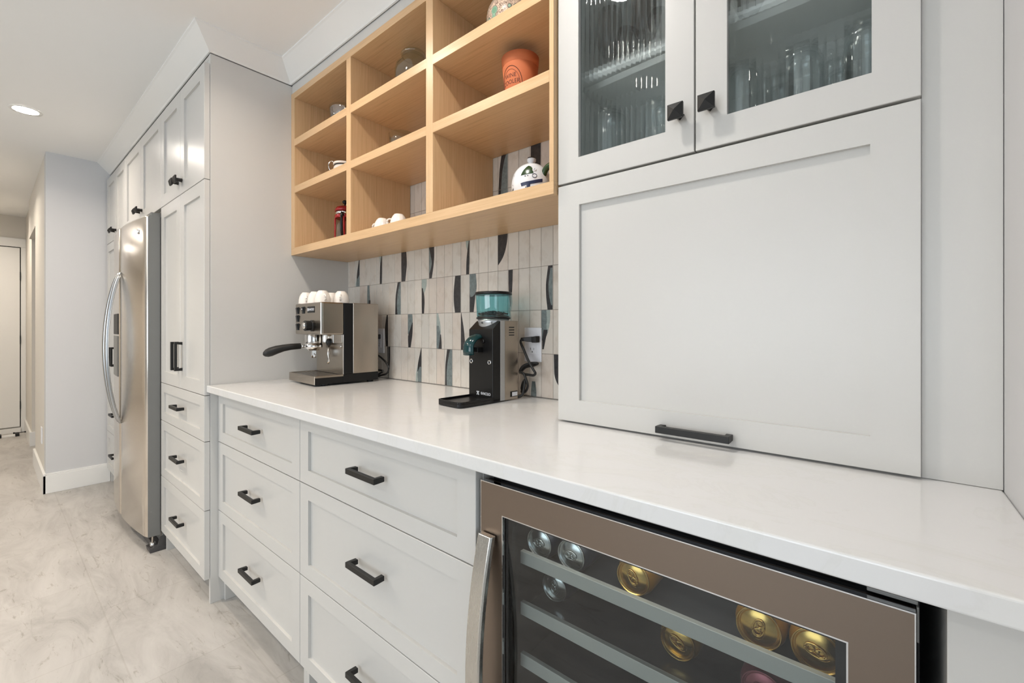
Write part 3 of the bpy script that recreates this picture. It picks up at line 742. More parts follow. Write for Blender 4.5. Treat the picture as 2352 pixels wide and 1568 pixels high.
can('c', 'cansilver', 'canbody', 'silver can lid in the top rack, leftmost, nearest the handle', (-.5172, .700, ZR1), radians(5))
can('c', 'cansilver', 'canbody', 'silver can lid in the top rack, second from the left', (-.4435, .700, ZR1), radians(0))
can('c', 'cangold', 'canbodyg', 'gold can lid in the top rack, alone in the middle', (-.3232, .705, ZR1), radians(60))
can('c', 'cangold', 'canbodyg', 'gold can lid in the top rack with an upright pull tab', (-.1325, .700, ZR1), radians(105))
can('c', 'cangold', 'canbodyg', 'gold can lid in the top rack, at the far right corner', (-.0645, .700, ZR1), radians(15))
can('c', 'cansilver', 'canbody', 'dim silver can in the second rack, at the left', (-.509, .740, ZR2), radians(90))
can('c', 'cangold', 'canbodyg', 'dim gold can in the second rack, left of the pink can', (-.261, .742, ZR2), radians(30))
can('c', 'canpink', 'canpink', 'pink can in the second rack, towards the right', (-.1302, .720, ZR2), radians(30))

# ------------------------------------------------------------------ espresso machine
em = thing('espresso_machine', 'stainless espresso machine with a black side stripe and cups on top', 'espresso machine', (-1.874, .9975, ZC), radians(-3.5))
HX = .135; ZE = .3460
b = MB(); b.box(-HX, HX, -.020, .1415, .008, .043); b.box(-HX+.003, HX-.001, -.139, -.020, .008, .0355)
for x in (-.11, .11):
    for y in (-.09, .115): b.lathe([(.014, 0), (.014, .009)], (x, y, 0), 16)
b.build('base', 'plastic', em, .0015)
b = MB()
b.box(-HX, HX, -.1415, -.1385, .008, .043); b.box(-HX, -HX+.002, -.1385, -.020, .034, .043); b.box(HX-.002, HX, -.1385, -.020, .0345, .043); b.box(-HX+.002, HX-.002, -.1385, -.020, .036, .0395)
tray = b.build('drip_tray', 'steele', em, .0008, 1)
b = MB()
for i in range(15):
    for j in range(7):
        x = -.112+.016*i+(.008 if j % 2 else 0); y = -.125+.015*j
        if x < .118: b.lathe([(.0028, .0396), (.0028, .0399)], (x, y, 0), 8)
b.build('tray_holes', 'dark', tray)
b = MB(); b.box(-HX, HX, -.018, .023, .043, ZE-.0012); b.build('side_stripe', 'plastic', em, .0015)
b = MB(); b.box(-HX-.0004, HX+.0004, .023, .1415, .043, ZE); b.build('rear_housing', 'steelev', em, .0025, 3)
b = MB(); b.box(-HX+.002, HX-.002, -.0205, -.018, .0405, .211); b.build('splash_plate', 'steele', em, .0008, 1)
b = MB(); b.box(-HX, HX-.0, -.115, -.018, .211, ZE); hd = b.build('head_housing', 'steele', em, .006, 4)
b = MB(); b.box(HX-.010, HX+.0006, -.1158, -.104, .2115, ZE-.001); b.build('corner_strip', 'steelbright', em, .004, 4)
# rockers
for x, z in ((-.105, .3155), (-.043, .3160), (-.105, .2805), (-.105, .2440)):
    b = MB(); b.box(x-.0115, x+.0115, -.1175, -.115, z-.0150, z+.0150)
    b.hexa([(x-.008, -.1175, z-.012), (x+.008, -.1175, z-.012), (x+.008, -.1175, z+.012), (x-.008, -.1175, z+.012)], [(x-.008, -.1185, z-.012), (x+.008, -.1185, z-.012), (x+.008, -.123, z+.012), (x-.008, -.123, z+.012)])
    rk = b.build('rocker_switch', 'plastic', hd, .0006, 1)
b = MB(); b.box(-.0025, .0025, -.1234, -.1222, .318, .323); b.o = Vector((0, 0, 0))
o = b.build('indicator_lamp', 'white', hd); o.location = (-.043, 0, 0)
b = MB(); b.box(.0020, .0720, -.1166, -.115, .3030, .3300); bd = b.build('name_plate', 'plastic', hd, .0006, 1)
text_mesh('RANCILIO', .0145, 'plate_lettering', 'white', bd, lambda x, y, z: (.0425+x*.86, -.1168-z, .3165+y))
def logo(b, f, s):
    # two crossing looped strokes
    for a in (-1, 1):
        pts = [f(*p) for p in [(-.8*s*a, -.9*s), (-.2*s*a, -.2*s), (.2*s*a, .2*s), (.8*s*a, .9*s)]]
        b.tube(pts, .13*s, 6)
    for cx, cy in ((-.55, .6), (.55, -.6), (-.55, -.6), (.55, .6)):
        b.tube([f(cx*s+.3*s*cos(k*pi/4), cy*s+.3*s*sin(k*pi/4)) for k in range(9)], .1*s, 6)
b = MB(); logo(b, lambda u, v_: (.0085+u, -.1169, .3165+v_), .0062); b.build('plate_emblem', 'white', bd)
b = MB(); b.lathe([(.0235, -.115), (.0235, -.122), (.0210, -.123), (.0220, -.146), (.019, -.149)], (.050, 0, .248), 12, ax='y', smooth=False); kb = b.build('steam_knob', 'plastic', hd, .001)
b = MB(); b.lathe([(.0145, -.148), (.0145, -.151), (.011, -.155), (.001, -.157)], (.050, 0, .248), 24, ax='y'); b.build('knob_cap', 'steelbright', kb)
# group, portafilter, spouts, steam wand
b = MB(); b.lathe([(.036, .211), (.036, .172), (.034, .170), (.034, .160), (.001, .160)], (-.050, -.070, 0), 32); b.box(.018, .125, -.060, -.021, .176, .211); b.build('brew_group', 'steelbright', em, .001)
b = MB(); b.lathe([(.0375, .170), (.0375, .150), (.030, .146), (.026, .140), (.001, .138)], (-.050, -.070, 0), 32)
b.tube([(-.052, -.100, .160), (-.056, -.128, .159)], .0072, 12); b.box(-.058, -.042, -.078, -.062, .118, .140)
for a in (-1, 1): b.tube([(-.050, -.070, .126), (-.050+a*.010, -.070, .120), (-.050+a*.014, -.070, .108)], .0055, 10)
pf = b.build('portafilter', 'chrome', em)
b = MB(); b.tube([(-.0555, -.121, .1600), (-.0555, -.1225, .1600), (-.060, -.160, .1580), (-.064, -.190, .1535), (-.068, -.215, .1470), (-.071, -.238, .1385), (-.073, -.252, .1330), (-.0735, -.262, .1290), (-.0737, -.266, .1275)],
                 [.0060, .0125, .0135, .0148, .0175, .0190, .0165, .0100, .003], 16, flat=(1, 1)); b.build('portafilter_handle', 'black', pf)
b = MB(); b.lathe([(.006, .211), (.006, .190)], (.088, -.062, 0), 14); b.tube([(.088, -.062, .165), (.089, -.063, .13), (.088, -.064, .10), (.087, -.066, .088)], [.0035, .0055, .0055, .0045], 12); sw = b.build('steam_wand', 'steelbright', em)
b = MB(); b.lathe([(.004, .196), (.0095, .190), (.0125, .178), (.010, .168), (.005, .163)], (.088, -.062, 0), 20); b.build('wand_joint', 'plastic', sw)
b = MB(); b.lathe([(.004, -.021), (.004, -.026), (.001, -.027)], (.118, 0, .160), 12, ax='y'); b.build('plate_screw', 'chrome', em)

# cups upside down on the machine, and on the shelf
def cup():
    t = thing('espresso_cup', '', 'cup', (0, 0, 0), 0)
    b = MB(); H = .0525
    b.lathe([(.0345, 0), (.0345, .004), (.0335, .018), (.0300, .034), (.0235, .046), (.0185, .0505), (.0180, H), (.0160, H), (.0155, .050), (.001, .049)], n=40, cap=False, flute=.014, nf=14)
    b.lathe([(.0345, 0), (.0325, 0), (.0315, .018), (.028, .033), (.021, .044), (.001, .047)], n=40, cap=False)
    bd = b.build('cup_body', 'ceramic', t)
    b = MB(); pts = [(.0325, 0, .012), (.038, 0, .011), (.044, 0, .016), (.0455, 0, .024), (.042, 0, .031), (.036, 0, .034), (.028, 0, .034)]
    b.tube(smooth_path(pts, 3), .0036, 10, flat=(1.2, .9)); b.build('handle', 'ceramic', t)
    return t
cp = cup()
CZ = ZC+ZE+.0003
for i, (x, y, z, rz, lab, gname) in enumerate([
    (-1.980, .924, CZ, 335, 'white cup upside down on the espresso machine, leftmost', 0), (-1.901, .926, CZ, 345, 'white cup upside down on the espresso machine, second from the left', 0),
    (-1.818, .917, CZ, 350, 'white cup upside down on the espresso machine, front middle one', 0), (-1.902, 1.002, CZ, 120, 'white cup upside down on the machine, half hidden between middle and right cups', 0),
    (-1.792, .987, CZ, 325, 'white cup upside down on the espresso machine, rightmost', 0),
    (-1.500, .998, 1.5303, 205, 'small white cup on the bottom oak shelf, left of the pair', 1), (-1.396, 1.000, 1.5303, 230, 'small white cup on the bottom oak shelf, right of the pair', 1)]):
    o = cp if i == 0 else copy_tree(cp)
    o.location = (x, y, z); o.rotation_euler = (0, 0, radians(rz)); o['label'] = lab
    if not gname: o.scale = (.94, .94, .97)
    o['group'] = 'white cups in the middle oak compartment' if gname else 'white cups upside down on the espresso machine'

# ------------------------------------------------------------------ coffee grinder
gr = thing('coffee_grinder', 'black and steel coffee grinder with a teal bean hopper', 'coffee grinder', (-.9933, 1.0939, ZC), radians(-4))
b = MB(); K = .0575
def side(pts, x0, x1, mi=0): b.hexa([(x0, y, z) for y, z in pts], [(x1, y, z) for y, z in pts], mi)
side([(-.062, .004), (-.028, .004), (-.028, .263), (-.062, .2345)], -K, K); b.build('black_front', 'plastic', gr, .0015)
b = MB(); side([(-.028, .004), (-.007, .004), (-.007, .2635), (-.028, .2635)], -K, K); b.build('trim_band', 'band', gr, .001)
b = MB(); side([(-.007, .004), (.0545, .004), (.0545, .2630), (-.007, .2630)], -K, K)
hs = b.build('steel_housing', 'steele', gr, .001)
b = MB()
for k in range(4): b.box(K+.0001, K+.0005, .012, .036, .214+k*.0085, .2175+k*.0085)
b.build('vent_slots', 'dark', hs)
b = MB(); b.box(K+.0001, K+.0006, .018, .052, .012, .030); sl = b.build('side_label', 'plastic', hs)
b = MB(); b.box(K+.0006, K+.0009, .026, .051, .014, .027); b.build('white_sticker', 'white', sl)
b = MB()
N = 10; outl = [(-K, -.030), (K, -.030)]
outl += [(K, -.175)]+[(K-.018+.018*cos(a), -.178-.018*sin(a)) for a in [pi/2*i/6 for i in range(7)]]
outl += [(-K+.018-.018*sin(a), -.178-.018*cos(a)) for a in [pi/2*i/6 for i in range(7)]]
b.hexa([(x, y, .002) for x, y in outl], [(x, y, .0125) for x, y in outl])
for i in range(len(outl)):
    if outl[i][1] > -.06 and outl[(i+1) % len(outl)][1] > -.06: continue
    p, q = Vector((*outl[i], 0)), Vector((*outl[(i+1) % len(outl)], 0))
    if (q-p).length < 1e-5: continue
    c0 = Vector((0, -.11, 0)); ip = p+(c0-p).normalized()*.006; iq = q+(c0-q).normalized()*.006
    b.hexa([p+Vector((0, 0, .0125)), q+Vector((0, 0, .0125)), iq+Vector((0, 0, .0125)), ip+Vector((0, 0, .0125))], [p+Vector((0, 0, .0185)), q+Vector((0, 0, .0185)), iq+Vector((0, 0, .0185)), ip+Vector((0, 0, .0185))])
b.build('catch_tray', 'plastic', gr, .0012)
HY = -.004
b = MB(); b.lathe([(.046, .236), (.048, .245), (.0500, .256), (.0530, .2685), (.045, .2690)], (0, HY, 0), 40); col = b.build('adjusting_collar', 'band', gr)
def wrap(rad, ang, z0):
    def f(x, y, z):
        a = ang+x/rad; return ((rad+z+.0003)*sin(a), HY-(rad+z+.0003)*cos(a), z0+y)
    return f
text_mesh('10', .0095, 'scale_ten', 'plastic', col, wrap(.0503, radians(-2), .2560)); text_mesh('0', .0095, 'scale_zero', 'plastic', col, wrap(.0503, radians(40), .2560))
b = MB(); b.lathe([(.0545, .2692), (.0560, .275), (.0600, .345), (.0600, .350), (.0578, .350), (.0578, .345), (.0540, .276), (.001, .2715)], (0, HY, 0), 48, cap=False); hop = b.build('bean_hopper', 'teal', gr)
b = MB(); b.lathe([(.0560, .2693), (.0575, .2693), (.0575, .2745), (.0560, .2745)], (0, HY, 0), 48, cap=False); b.build('hopper_rim', 'plastic', hop)
b = MB(); b.lathe([(.0610, .3490), (.0620, .3500), (.0620, .3560), (.0600, .3585), (.001, .3600)], (0, HY, 0), 48); b.build('hopper_lid', 'plastic', gr)
M['bean'] = mat('coffee_beans', (.018, .012, .009), .35)
b = MB(); rnd = random.Random(3)
b.lathe([(.0525, .2722), (.0535, .2800), (.030, .284), (.001, .288)], (0, HY, 0), 32)
for i in range(150):
    a = rnd.random()*2*pi; r = .050*math.sqrt(rnd.random()); z = .2835+.010*(1-r/.05)+rnd.random()*.004
    ln, wd = .0052, .0036; th = rnd.random()*pi; cx, cy = r*cos(a), HY+r*sin(a)
    lo = []
    for j in range(5):
        u = -1+2*j/4; rr = max(.0003, wd*math.sqrt(max(0, 1-u*u)))
        lo.append([(cx+u*ln*cos(th)-rr*cos(q*pi/3)*sin(th), cy+u*ln*sin(th)+rr*cos(q*pi/3)*cos(th), z+rr*.7*sin(q*pi/3)) for q in range(6)])
    b.loft(lo)
bn = b.build('coffee_beans', 'bean', gr); bn['kind'] = 'stuff'
# dosing chute: curved hood of dark teal plastic
b = MB(); lo = []
for i in range(11):
    u = i/10; a = u*pi*.56
    y = -.060-.042*sin(a)*1.0; z = .173+.034*cos(a); wv = .0215+.003*u; hh = .014-.001*u
    if u > .75: z -= (u-.75)*.05
    nx = (0, -sin(a), cos(a))
    ring = []
    for q in range(13):
        p = pi*q/12; ring.append((-.012+wv*cos(p), y-sin(a)*hh*sin(p), z+cos(a)*hh*sin(p)))
    for q in range(13):
        p = pi*(12-q)/12; ring.append((-.012+(wv-.003)*cos(p), y-sin(a)*(hh-.003)*sin(p), z+cos(a)*(hh-.003)*sin(p)))
    lo.append(ring)
b.loft(lo, cap=True); b.build('dosing_chute', 'tealdark', gr)
b = MB(); b.box(-.030, .012, -.085, -.062, .160, .176); b.lathe([(.006, -.062), (.006, -.068)], (.016, 0, .196), 16, ax='y'); b.build('chute_mount', 'plastic', gr, .002)
for x in (-.044, .043):
    b = MB(); b.lathe([(.0075, -.062), (.0075, -.0645), (.0045, -.0648), (.0045, -.063)], (x, 0, .130), 24, ax='y', cap=False); b.build('screw_ring', 'chrome', gr)
text_mesh('RANCILIO', .0125, 'front_lettering', 'white', gr, lambda x, y, z: (.0245+x*.80, -.0624-z, .0270+y))
b = MB(); logo(b, lambda u, v_: (-.0125+u, -.0624, .0272+v_), .0066); b.build('front_emblem', 'white', gr)

# ------------------------------------------------------------------ outlets, plugs and cords
def outlet(x0, x1, z0, z1, lab):
    t = thing('power_outlet', lab, 'outlet', ((x0+x1)/2, YFt, (z0+z1)/2), 0, 'power outlets on the tiled wall')
    b = MB(t.location); b.box(x0, x1, YFt-.006, YFt-.0004, z0, z1); b.build('cover_plate', 'white', t, .0025, 3)
    cx, cz = (x0+x1)/2, (z0+z1)/2
    b = MB(t.location); b.box(cx-.0165, cx+.0165, YFt-.0078, YFt-.006, cz-.033, cz+.033); rc = b.build('socket_insert', 'white', t, .0008, 1)
    b = MB(t.location)
    for s_ in (1, -1):
        z = cz+s_*.017
        b.box(cx-.008, cx-.0066, YFt-.0081, YFt-.0078, z-.001, z+.007); b.box(cx+.0060, cx+.0074, YFt-.0081, YFt-.0078, z-.001, z+.006)
        b.box(cx-.0095, cx-.0066, YFt-.0081, YFt-.0078, z+.0025, z+.0037); b.lathe([(.0022, YFt-.0078), (.0022, YFt-.0081)], (cx, 0, z-.0075), 12, ax='y')
    b.build('slots', 'dark', rc); return t
outlet(-.9595, -.8860, 1.0360, 1.1545, 'white outlet with a black plug, right of the coffee grinder')
outlet(-1.8850, -1.8120, 1.0330, 1.1500, 'white outlet partly behind the espresso machine')
def adopt(o, root):
    W = Matrix.Translation(root.location) @ Matrix.Rotation(root.rotation_euler.z, 4, 'Z')
    Mi = W.inverted(); L = o.location.copy()
    for v_ in o.data.vertices: v_.co = Mi @ (v_.co+L)
    o.location = (0, 0, 0); o.parent = root; return o
b = MB(); pts = [(-.935, 1.176, 1.115), (-.9430, 1.172, 1.106), (-.9255, 1.170, 1.076), (-.9064, 1.168, 1.0438), (-.884, 1.166, 1.0153), (-.8766, 1.167, 1.0039), (-.884, 1.168, .9961), (-.9064, 1.17, .996), (-.9293, 1.172, .9974),
       (-.9450, 1.172, 1.006), (-.9350, 1.178, 1.024), (-.905, 1.184, 1.034), (-.885, 1.192, 1.034), (-.905, 1.196, 1.026), (-.938, 1.194, 1.018), (-.955, 1.186, 1.000), (-.944, 1.172, 1.004), (-.924, 1.166, .998), (-.9135, 1.166, .978), (-.9105, 1.17, .957), (-.9255, 1.176, .937), (-.9440, 1.18, .934), (-.942, 1.18, .957), (-.930, 1.176, .975), (-.921, 1.168, .969), (-.925, 1.160, .930), (-.938, 1.150, .921), (-.952, 1.142, .924)]
b.tube(smooth_path(pts), .0043, 8); cb = adopt(b.build('power_cord', 'rubber'), gr)
b = MB(); b.hexa([(-.905, 1.2085, 1.1020), (-.889, 1.2085, 1.1040), (-.889, 1.2085, 1.1260), (-.905, 1.2085, 1.1260)], [(-.908, 1.186, 1.1035), (-.890, 1.186, 1.1050), (-.890, 1.186, 1.1250), (-.908, 1.186, 1.1230)])
b.hexa([(-.906, 1.187, 1.105), (-.906, 1.207, 1.105), (-.906, 1.207, 1.124), (-.906, 1.187, 1.124)], [(-.944, 1.172, 1.109), (-.944, 1.182, 1.109), (-.944, 1.182, 1.120), (-.944, 1.172, 1.120)]); o = adopt(b.build('plug', 'rubber', bevel=.002), gr); o.parent = cb
b = MB(); pts = [(-1.838, 1.190, 1.104), (-1.842, 1.184, 1.07), (-1.830, 1.182, 1.034), (-1.7834, 1.18, 1.015), (-1.7431, 1.18, .9936), (-1.7232, 1.18, .9682), (-1.7374, 1.18, .9441), (-1.7776, 1.176, .933), (-1.80, 1.168, .928), (-1.81, 1.16, .935), (-1.79, 1.16, .9553), (-1.759, 1.16, .9592), (-1.7361, 1.16, .9560), (-1.759, 1.158, .9443), (-1.785, 1.150, .932), (-1.800, 1.142, .928)]
b.tube(smooth_path(pts), .0043, 8); cb = adopt(b.build('power_cord', 'rubber'), em)
b = MB(); b.hexa([(-1.852, 1.2085, 1.100), (-1.828, 1.2085, 1.100), (-1.828, 1.2085, 1.122), (-1.852, 1.2085, 1.122)], [(-1.850, 1.180, 1.101), (-1.830, 1.180, 1.101), (-1.830, 1.180, 1.120), (-1.850, 1.180, 1.120)]); o = adopt(b.build('plug', 'rubber', bevel=.002), em); o.parent = cb

# ------------------------------------------------------------------ things in the oak shelf unit
S0, S1, S2 = 1.5302, 1.8182, 2.0402
# snowman cookie pot
M['pot'] = mat('glazed_white_pot', srgb(232, 234, 238), .18); M['green'] = mat('dark_green_glaze', srgb(40, 66, 34), .25); M['navy'] = mat('navy_glaze', srgb(38, 46, 78), .3)
M['terracotta'] = mat('terracotta', srgb(200, 112, 70), .75); M['brown'] = mat('dark_brown_ink', srgb(72, 30, 18), .7); M['ink'] = mat('black_glaze', (.01, .01, .01), .3)
px, py = -.812, 1.062
t = thing('teapot', 'white rounded teapot painted with a snowman in a green hat, green handle', 'teapot', (px, py, S0))
prof = [(.040, 0), (.048, .003), (.056, .02), (.0605, .045), (.0600, .065), (.054, .086), (.043, .102), (.028, .113), (.012, .118), (.001, .119)]
def fine(P_, k=5):
    V_ = smooth_path([(r, 0, h) for r, h in P_], k); return [(max(v_.x, .0005), v_.z) for v_ in V_]
prof = fine(prof)
b = MB(t.location); b.lathe([(r, S0+h) for r, h in prof], (px, py, 0), 72); body = b.build('pot_body', 'pot', t)
b = MB(t.location); b.lathe([(.009, S0+.116), (.008, S0+.121), (.013, S0+.127), (.014, S0+.134), (.011, S0+.1385)], (px, py, 0), 28); b.lathe([(.0135, S0+.1345), (.012, S0+.1385), (.006, S0+.1400), (.001, S0+.1402)], (px, py, 0), 28, 1); b.build('lid_knob', ['pot', 'ink'], t)
def prad(h):
    for (r0, h0), (r1, h1) in zip(prof, prof[1:]):
        if h0 <= h <= h1: return r0+(r1-r0)*(h-h0)/(h1-h0)
    return .01
VA = math.atan2(-py, -px)     # painted side faces the kitchen, turned a little left
def onpot(a, h, lift=.0006):
    r = prad(h)+lift; q = VA+a; return (px+r*cos(q), py+r*sin(q), S0+h)
def patch(poly, mi, lift):
    """poly: (angle-distance in metres, height); tessellated in strips so that it follows the pot"""
    hs = [p[1] for p in poly]; lo_, hi_ = min(hs), max(hs); N = 16
    rows = []
    for i in range(N+1):
        h = lo_+(hi_-lo_)*(i/N)*.999+1e-5; xs = []
        for (a0, h0), (a1, h1) in zip(poly, poly[1:]+poly[:1]):
            if (h0 <= h < h1) or (h1 <= h < h0): xs.append(a0+(a1-a0)*(h-h0)/(h1-h0))
        rows.append((h, min(xs), max(xs)) if len(xs) >= 2 else None)
    for A, B in zip(rows, rows[1:]):
        if not A or not B: continue
        K2 = 10
        for k in range(K2):
            f = lambda R, u: onpot((R[1]+(R[2]-R[1])*u)/.055, R[0], lift)
            b.face([f(A, k/K2), f(A, (k+1)/K2), f(B, (k+1)/K2), f(B, k/K2)], mi, True)
b = MB(t.location)
s0 = -.010; _on = onpot
def onpot(a, h, lift=.0006): return _on(a, h-.012, lift)
patch([(s0-.020, .080), (s0+.014, .084), (s0+.016, .088), (s0+.012, .094), (s0+.013, .101), (s0+.008, .108), (s0+.000, .111), (s0-.006, .107), (s0-.013, .098), (s0-.018, .088)], 0, .0008)
b.build('painted_hat', 'green', body); b = MB(t.location)
patch([(s0-.020, .058), (s0+.010, .062), (s0+.040, .070), (s0+.040, .060), (s0+.016, .054), (s0-.018, .048)], 1, .0009)
patch([(s0-.003, .055), (s0+.007, .055), (s0+.005, .036), (s0-.004, .036)], 1, .0010)
b.build('painted_scarf', ['green', 'navy'], body); b = MB(t.location)
for a, h in ((-.007, .077), (.0, .0775), (-.006, .045), (-.002, .030), (-.050, .088), (-.052, .060)): patch([(s0+a-.0014, h-.0014), (s0+a+.0014, h-.0014), (s0+a+.0014, h+.0014), (s0+a-.0014, h+.0014)], 2, .0011)
patch([(s0-.060, .045), (s0-.052, .052), (s0-.050, .050), (s0-.058, .032)], 2, .0009)
b.tube([onpot((s0+.018+.006*cos(a))/.055, .077+.006*sin(a), .0008) for a in [2*pi*i/16 for i in range(17)]], .0008, 6, 1)
b.tube([onpot((s0+.019+.0035*cos(a))/.055, .096+.0035*sin(a), .0012) for a in [2*pi*i/12 for i in range(13)]], .0016, 6, 3)
o = b.build('painted_details', ['green', 'navy', 'ink', 'white'], body); o['kind'] = 'stuff'
b = MB(t.location); ax_ = Vector((.92, -.16, 0)).normalized(); o_ = Vector((px, py, S0))
hp = [o_+ax_*r+Vector((0, 0, z)) for r, z in ((.050, .070), (.062, .088), (.080, .094), (.095, .088), (.100, .070), (.094, .045), (.075, .028), (.056, .025))]
b.tube(smooth_path(hp, 4), [.009]*len(smooth_path(hp, 4)), 12); b.build('handle', 'green', t)
# terracotta wine cooler
px2, py2 = -.850, 1.055
t = thing('wine_cooler', 'terracotta pot with dark lettering on the middle oak shelf', 'wine cooler', (px2, py2, S1))
PH = .158
b = MB(t.location); b.lathe([(.041, S1), (.044, S1+.002), (.0548, S1+PH-.0300), (.0540, S1+PH-.0290), (.0540, S1+PH-.0280), (.0556, S1+PH-.0268), (.0580, S1+PH), (.0510, S1+PH), (.046, S1+PH-.05), (.038, S1+.01), (.001, S1+.01)], (px2, py2, 0), 56, cap=False); wc = b.build('clay_pot', 'terracotta', t)
WA = math.atan2(-py2, -px2)-radians(36)
def onwc(x, h, lift=.0004):
    r = .0443+(.0548-.0443)*(h/(PH-.03))+lift; a = WA+x/.050; return (px2+r*cos(a), py2+r*sin(a), S1+h)
for txt, h, sz in (('WINE', .088, .0175), ('COOLER', .070, .0175)):
    o = text_mesh(txt, sz, 'lettering', 'brown', wc, lambda x, y, z: Vector(onwc(x*.88, h+y, .0001+z*.3)), .0002)
    for v_ in o.data.vertices: v_.co = v_.co-t.location
b = MB(t.location)
for rr, th in ((.052, .0009), (.043, .0005)):
    b.tube([onwc(rr*sin(a)*.72, .060+rr*cos(a)*1.08, .0001) for a in [-pi*.62+2*pi*.62*i/30 for i in range(31)]], th, 6)
b.build('printed_arch', 'brown', wc)
# patterned round vase on the top shelf
m = M['vase'] = mat('patterned_glaze', (.8, .7, .6), .3)
vo = nd(m, 'ShaderNodeTexVoronoi'); vo.inputs['Scale'].default_value = 34; lk(m, coords(m), vo.inputs['Vector'])
wv_ = noise(m, coords(m), 110, 2, .6, 1.2)
leafc = ramp(m, vo.outputs['Distance'], [(.28, srgb(122, 170, 138)), (.36, srgb(170, 200, 176)), (.40, srgb(62, 48, 40)), (.46, srgb(232, 208, 184))])
sq = ramp(m, wv_, [(.42, srgb(232, 208, 184)), (.5, srgb(110, 66, 46)), (.58, srgb(232, 208, 184))])
mx = nd(m, 'ShaderNodeMix'); mx.data_type = 'RGBA'; mth = nd(m, 'ShaderNodeMath'); mth.operation = 'GREATER_THAN'; mth.inputs[1].default_value = .46
lk(m, vo.outputs['Distance'], mth.inputs[0]); lk(m, mth.outputs[0], mx.inputs[0]); lk(m, leafc, mx.inputs[6]); lk(m, sq, mx.inputs[7]); lk(m, mx.outputs[2], bsdf(m).inputs['Base Color'])
vx, vy = -.888, 1.052
t = thing('ginger_jar', 'round patterned jar with green leaves on the topmost right oak shelf', 'jar', (vx, vy, S2))
b = MB(t.location); b.lathe([(.035, S2), (.040, S2+.003)]+[(.074*sin(a), S2+.074-.074*cos(a)) for a in [pi*(.22+.62*i/14) for i in range(15)]]+[(.026, S2+.150), (.027, S2+.160), (.023, S2+.160), (.022, S2+.140), (.001, S2+.138)], (vx, vy, 0), 48, cap=False); b.build('jar_body', 'vase', t)
# glass storage jar
jx, jy = -1.375, 1.052
t = thing('glass_jar', 'clear glass storage jar with a wide rim on the topmost middle oak shelf', 'jar', (jx, jy, S2))
b = MB(t.location); sqr = lambda r, z, e: [(jx+(abs(cos(a))**e)*(1 if cos(a) > 0 else -1)*r, jy+(abs(sin(a))**e)*(1 if sin(a) > 0 else -1)*r, S2+z) for a in [2*pi*(i+.5)/40 for i in range(40)]]
b.loft([sqr(.052, 0, .6), sqr(.058, .006, .55), sqr(.060, .10, .55), sqr(.056, .125, .6), sqr(.044, .140, .8), sqr(.040, .150, 1), sqr(.042, .152, 1), sqr(.038, .150, 1), sqr(.041, .138, .8), sqr(.053, .123, .6), sqr(.057, .10, .55), sqr(.055, .008, .55)]); b.build('jar_body', 'jar', t)
b = MB(t.location); b.lathe([(.045, S2+.1525), (.047, S2+.155), (.047, S2+.160), (.043, S2+.166), (.026, S2+.171), (.001, S2+.172)], (jx, jy, 0), 40); b.build('jar_lid', 'jar', t)
# small glass lid/bowl on the middle shelf
t = thing('glass_bowl', 'small glass bowl barely showing over the middle oak shelf', 'bowl', (-1.452, 1.055, S1))
b = MB(t.location); b.lathe([(.024, S1), (.030, S1+.004), (.048, S1+.05), (.052, S1+.096), (.050, S1+.096), (.046, S1+.05), (.028, S1+.007), (.001, S1+.006)], (-1.450, 1.055, 0), 36, cap=False); b.build('bowl_body', 'jar', t)
# glass bowl top left
t = thing('serving_bowl', 'pale glass serving bowl on the topmost left oak shelf', 'bowl', (-1.895, 1.06, S2))
b = MB(t.location); b.lathe([(.032, S2), (.036, S2+.003), (.058, S2+.045), (.066, S2+.105), (.067, S2+.122), (.064, S2+.122), (.062, S2+.104), (.054, S2+.047), (.034, S2+.006), (.001, S2+.006)], (-1.895, 1.06, 0), 40, cap=False); b.build('bowl_body', 'milky', t)
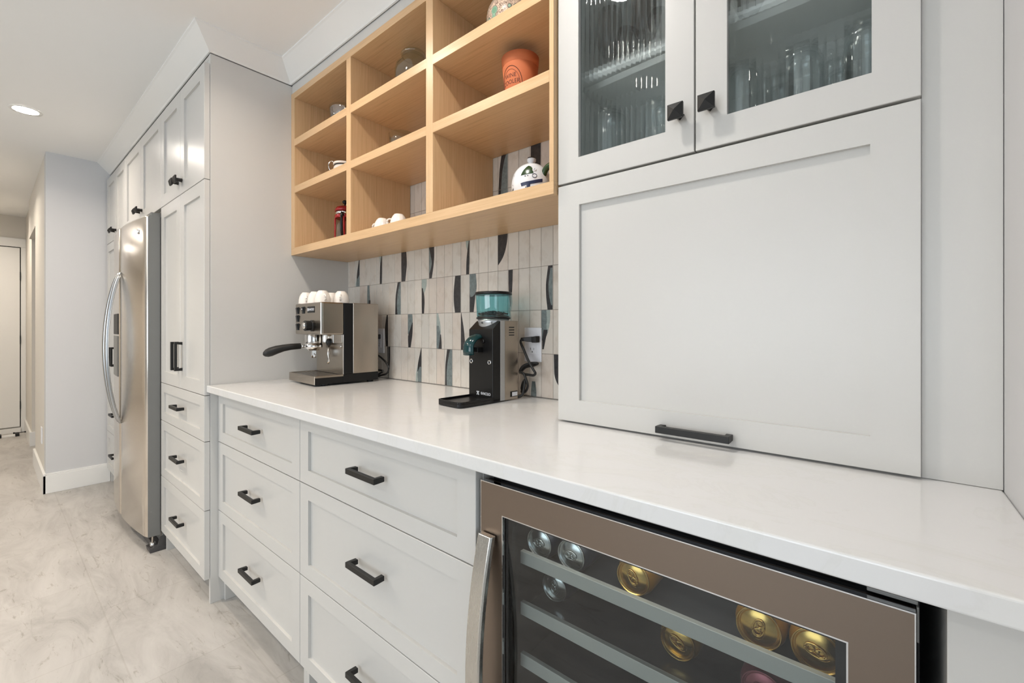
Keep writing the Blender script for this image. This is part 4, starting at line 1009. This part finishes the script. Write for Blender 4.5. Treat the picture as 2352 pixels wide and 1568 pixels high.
# clip-top canister, middle left
cx_, cy_ = -1.905, 1.06
t = thing('clip_jar', 'white clip-top jar with a wire clasp on the middle left oak shelf', 'jar', (cx_, cy_, S1))
b = MB(t.location); b.lathe([(.040, S1), (.043, S1+.004), (.043, S1+.070), (.038, S1+.080)], (cx_, cy_, 0), 36); b.build('jar_body', 'ceramic', t)
b = MB(t.location); b.lathe([(.042, S1+.0835), (.045, S1+.086), (.044, S1+.093), (.030, S1+.098), (.001, S1+.099)], (cx_, cy_, 0), 36); b.build('jar_lid', 'ceramic', t)
b = MB(t.location); b.lathe([(.0395, S1+.079), (.0405, S1+.081), (.0395, S1+.0838)], (cx_, cy_, 0), 36); b.build('rubber_seal', 'dark', t)
b = MB(t.location); dv = Vector((-.45, -.9, 0)).normalized(); q0 = Vector((cx_, cy_, S1))
b.tube(smooth_path([q0+dv*.044+Vector((0, 0, .050)), q0+dv*.058+Vector((0, 0, .058)), q0+dv*.064+Vector((0, 0, .080)), q0+dv*.054+Vector((0, 0, .098)), q0+dv*.040+Vector((0, 0, .094))], 4), .0022, 8); b.build('wire_clasp', 'chrome', t)
# red french press
fx_, fy_ = -1.873, 1.050
t = thing('french_press', 'red and clear french press coffee maker on the bottom left oak shelf', 'french press', (fx_, fy_, S0))
M['red'] = mat('red_plastic', srgb(150, 18, 24), .2)
b = MB(t.location); b.lathe([(.0400, S0+.004), (.0400, S0+.135), (.0385, S0+.135), (.0385, S0+.006)], (fx_, fy_, 0), 40, cap=False); b.build('glass_beaker', 'jar', t)
b = MB(t.location); b.lathe([(.043, S0), (.043, S0+.014), (.0405, S0+.016)], (fx_, fy_, 0), 40); b.lathe([(.0412, S0+.118), (.0440, S0+.119), (.0440, S0+.132), (.0412, S0+.133)], (fx_, fy_, 0), 40)
for k in range(4):
    a = radians(235+90*k); b.box(fx_+.0415*cos(a)-.004, fx_+.0415*cos(a)+.004, fy_+.0415*sin(a)-.003, fy_+.0415*sin(a)+.003, S0+.014, S0+.12)
b.build('red_frame', 'red', t, .001)
b = MB(t.location); b.lathe([(.0405, S0+.135), (.0405, S0+.150)], (fx_, fy_, 0), 40); b.build('steel_band', 'chrome', t)
b = MB(t.location); b.lathe([(.0430, S0+.150), (.0435, S0+.158), (.036, S0+.170), (.020, S0+.176), (.001, S0+.177)], (fx_, fy_, 0), 40); b.build('lid', 'red', t)
b = MB(t.location); b.lathe([(.003, S0+.176), (.003, S0+.186), (.010, S0+.190), (.012, S0+.198), (.006, S0+.204)], (fx_, fy_, 0), 24); b.build('plunger_knob', 'plastic', t)
b = MB(t.location); q0 = Vector((fx_, fy_, S0)); dv = Vector((.6, -.5, 0)).normalized()
b.tube(smooth_path([q0+dv*.043+Vector((0, 0, .128)), q0+dv*.070+Vector((0, 0, .130)), q0+dv*.080+Vector((0, 0, .100)), q0+dv*.074+Vector((0, 0, .050)), q0+dv*.060+Vector((0, 0, .030))], 4), .006, 10); b.build('handle', 'plastic', t)
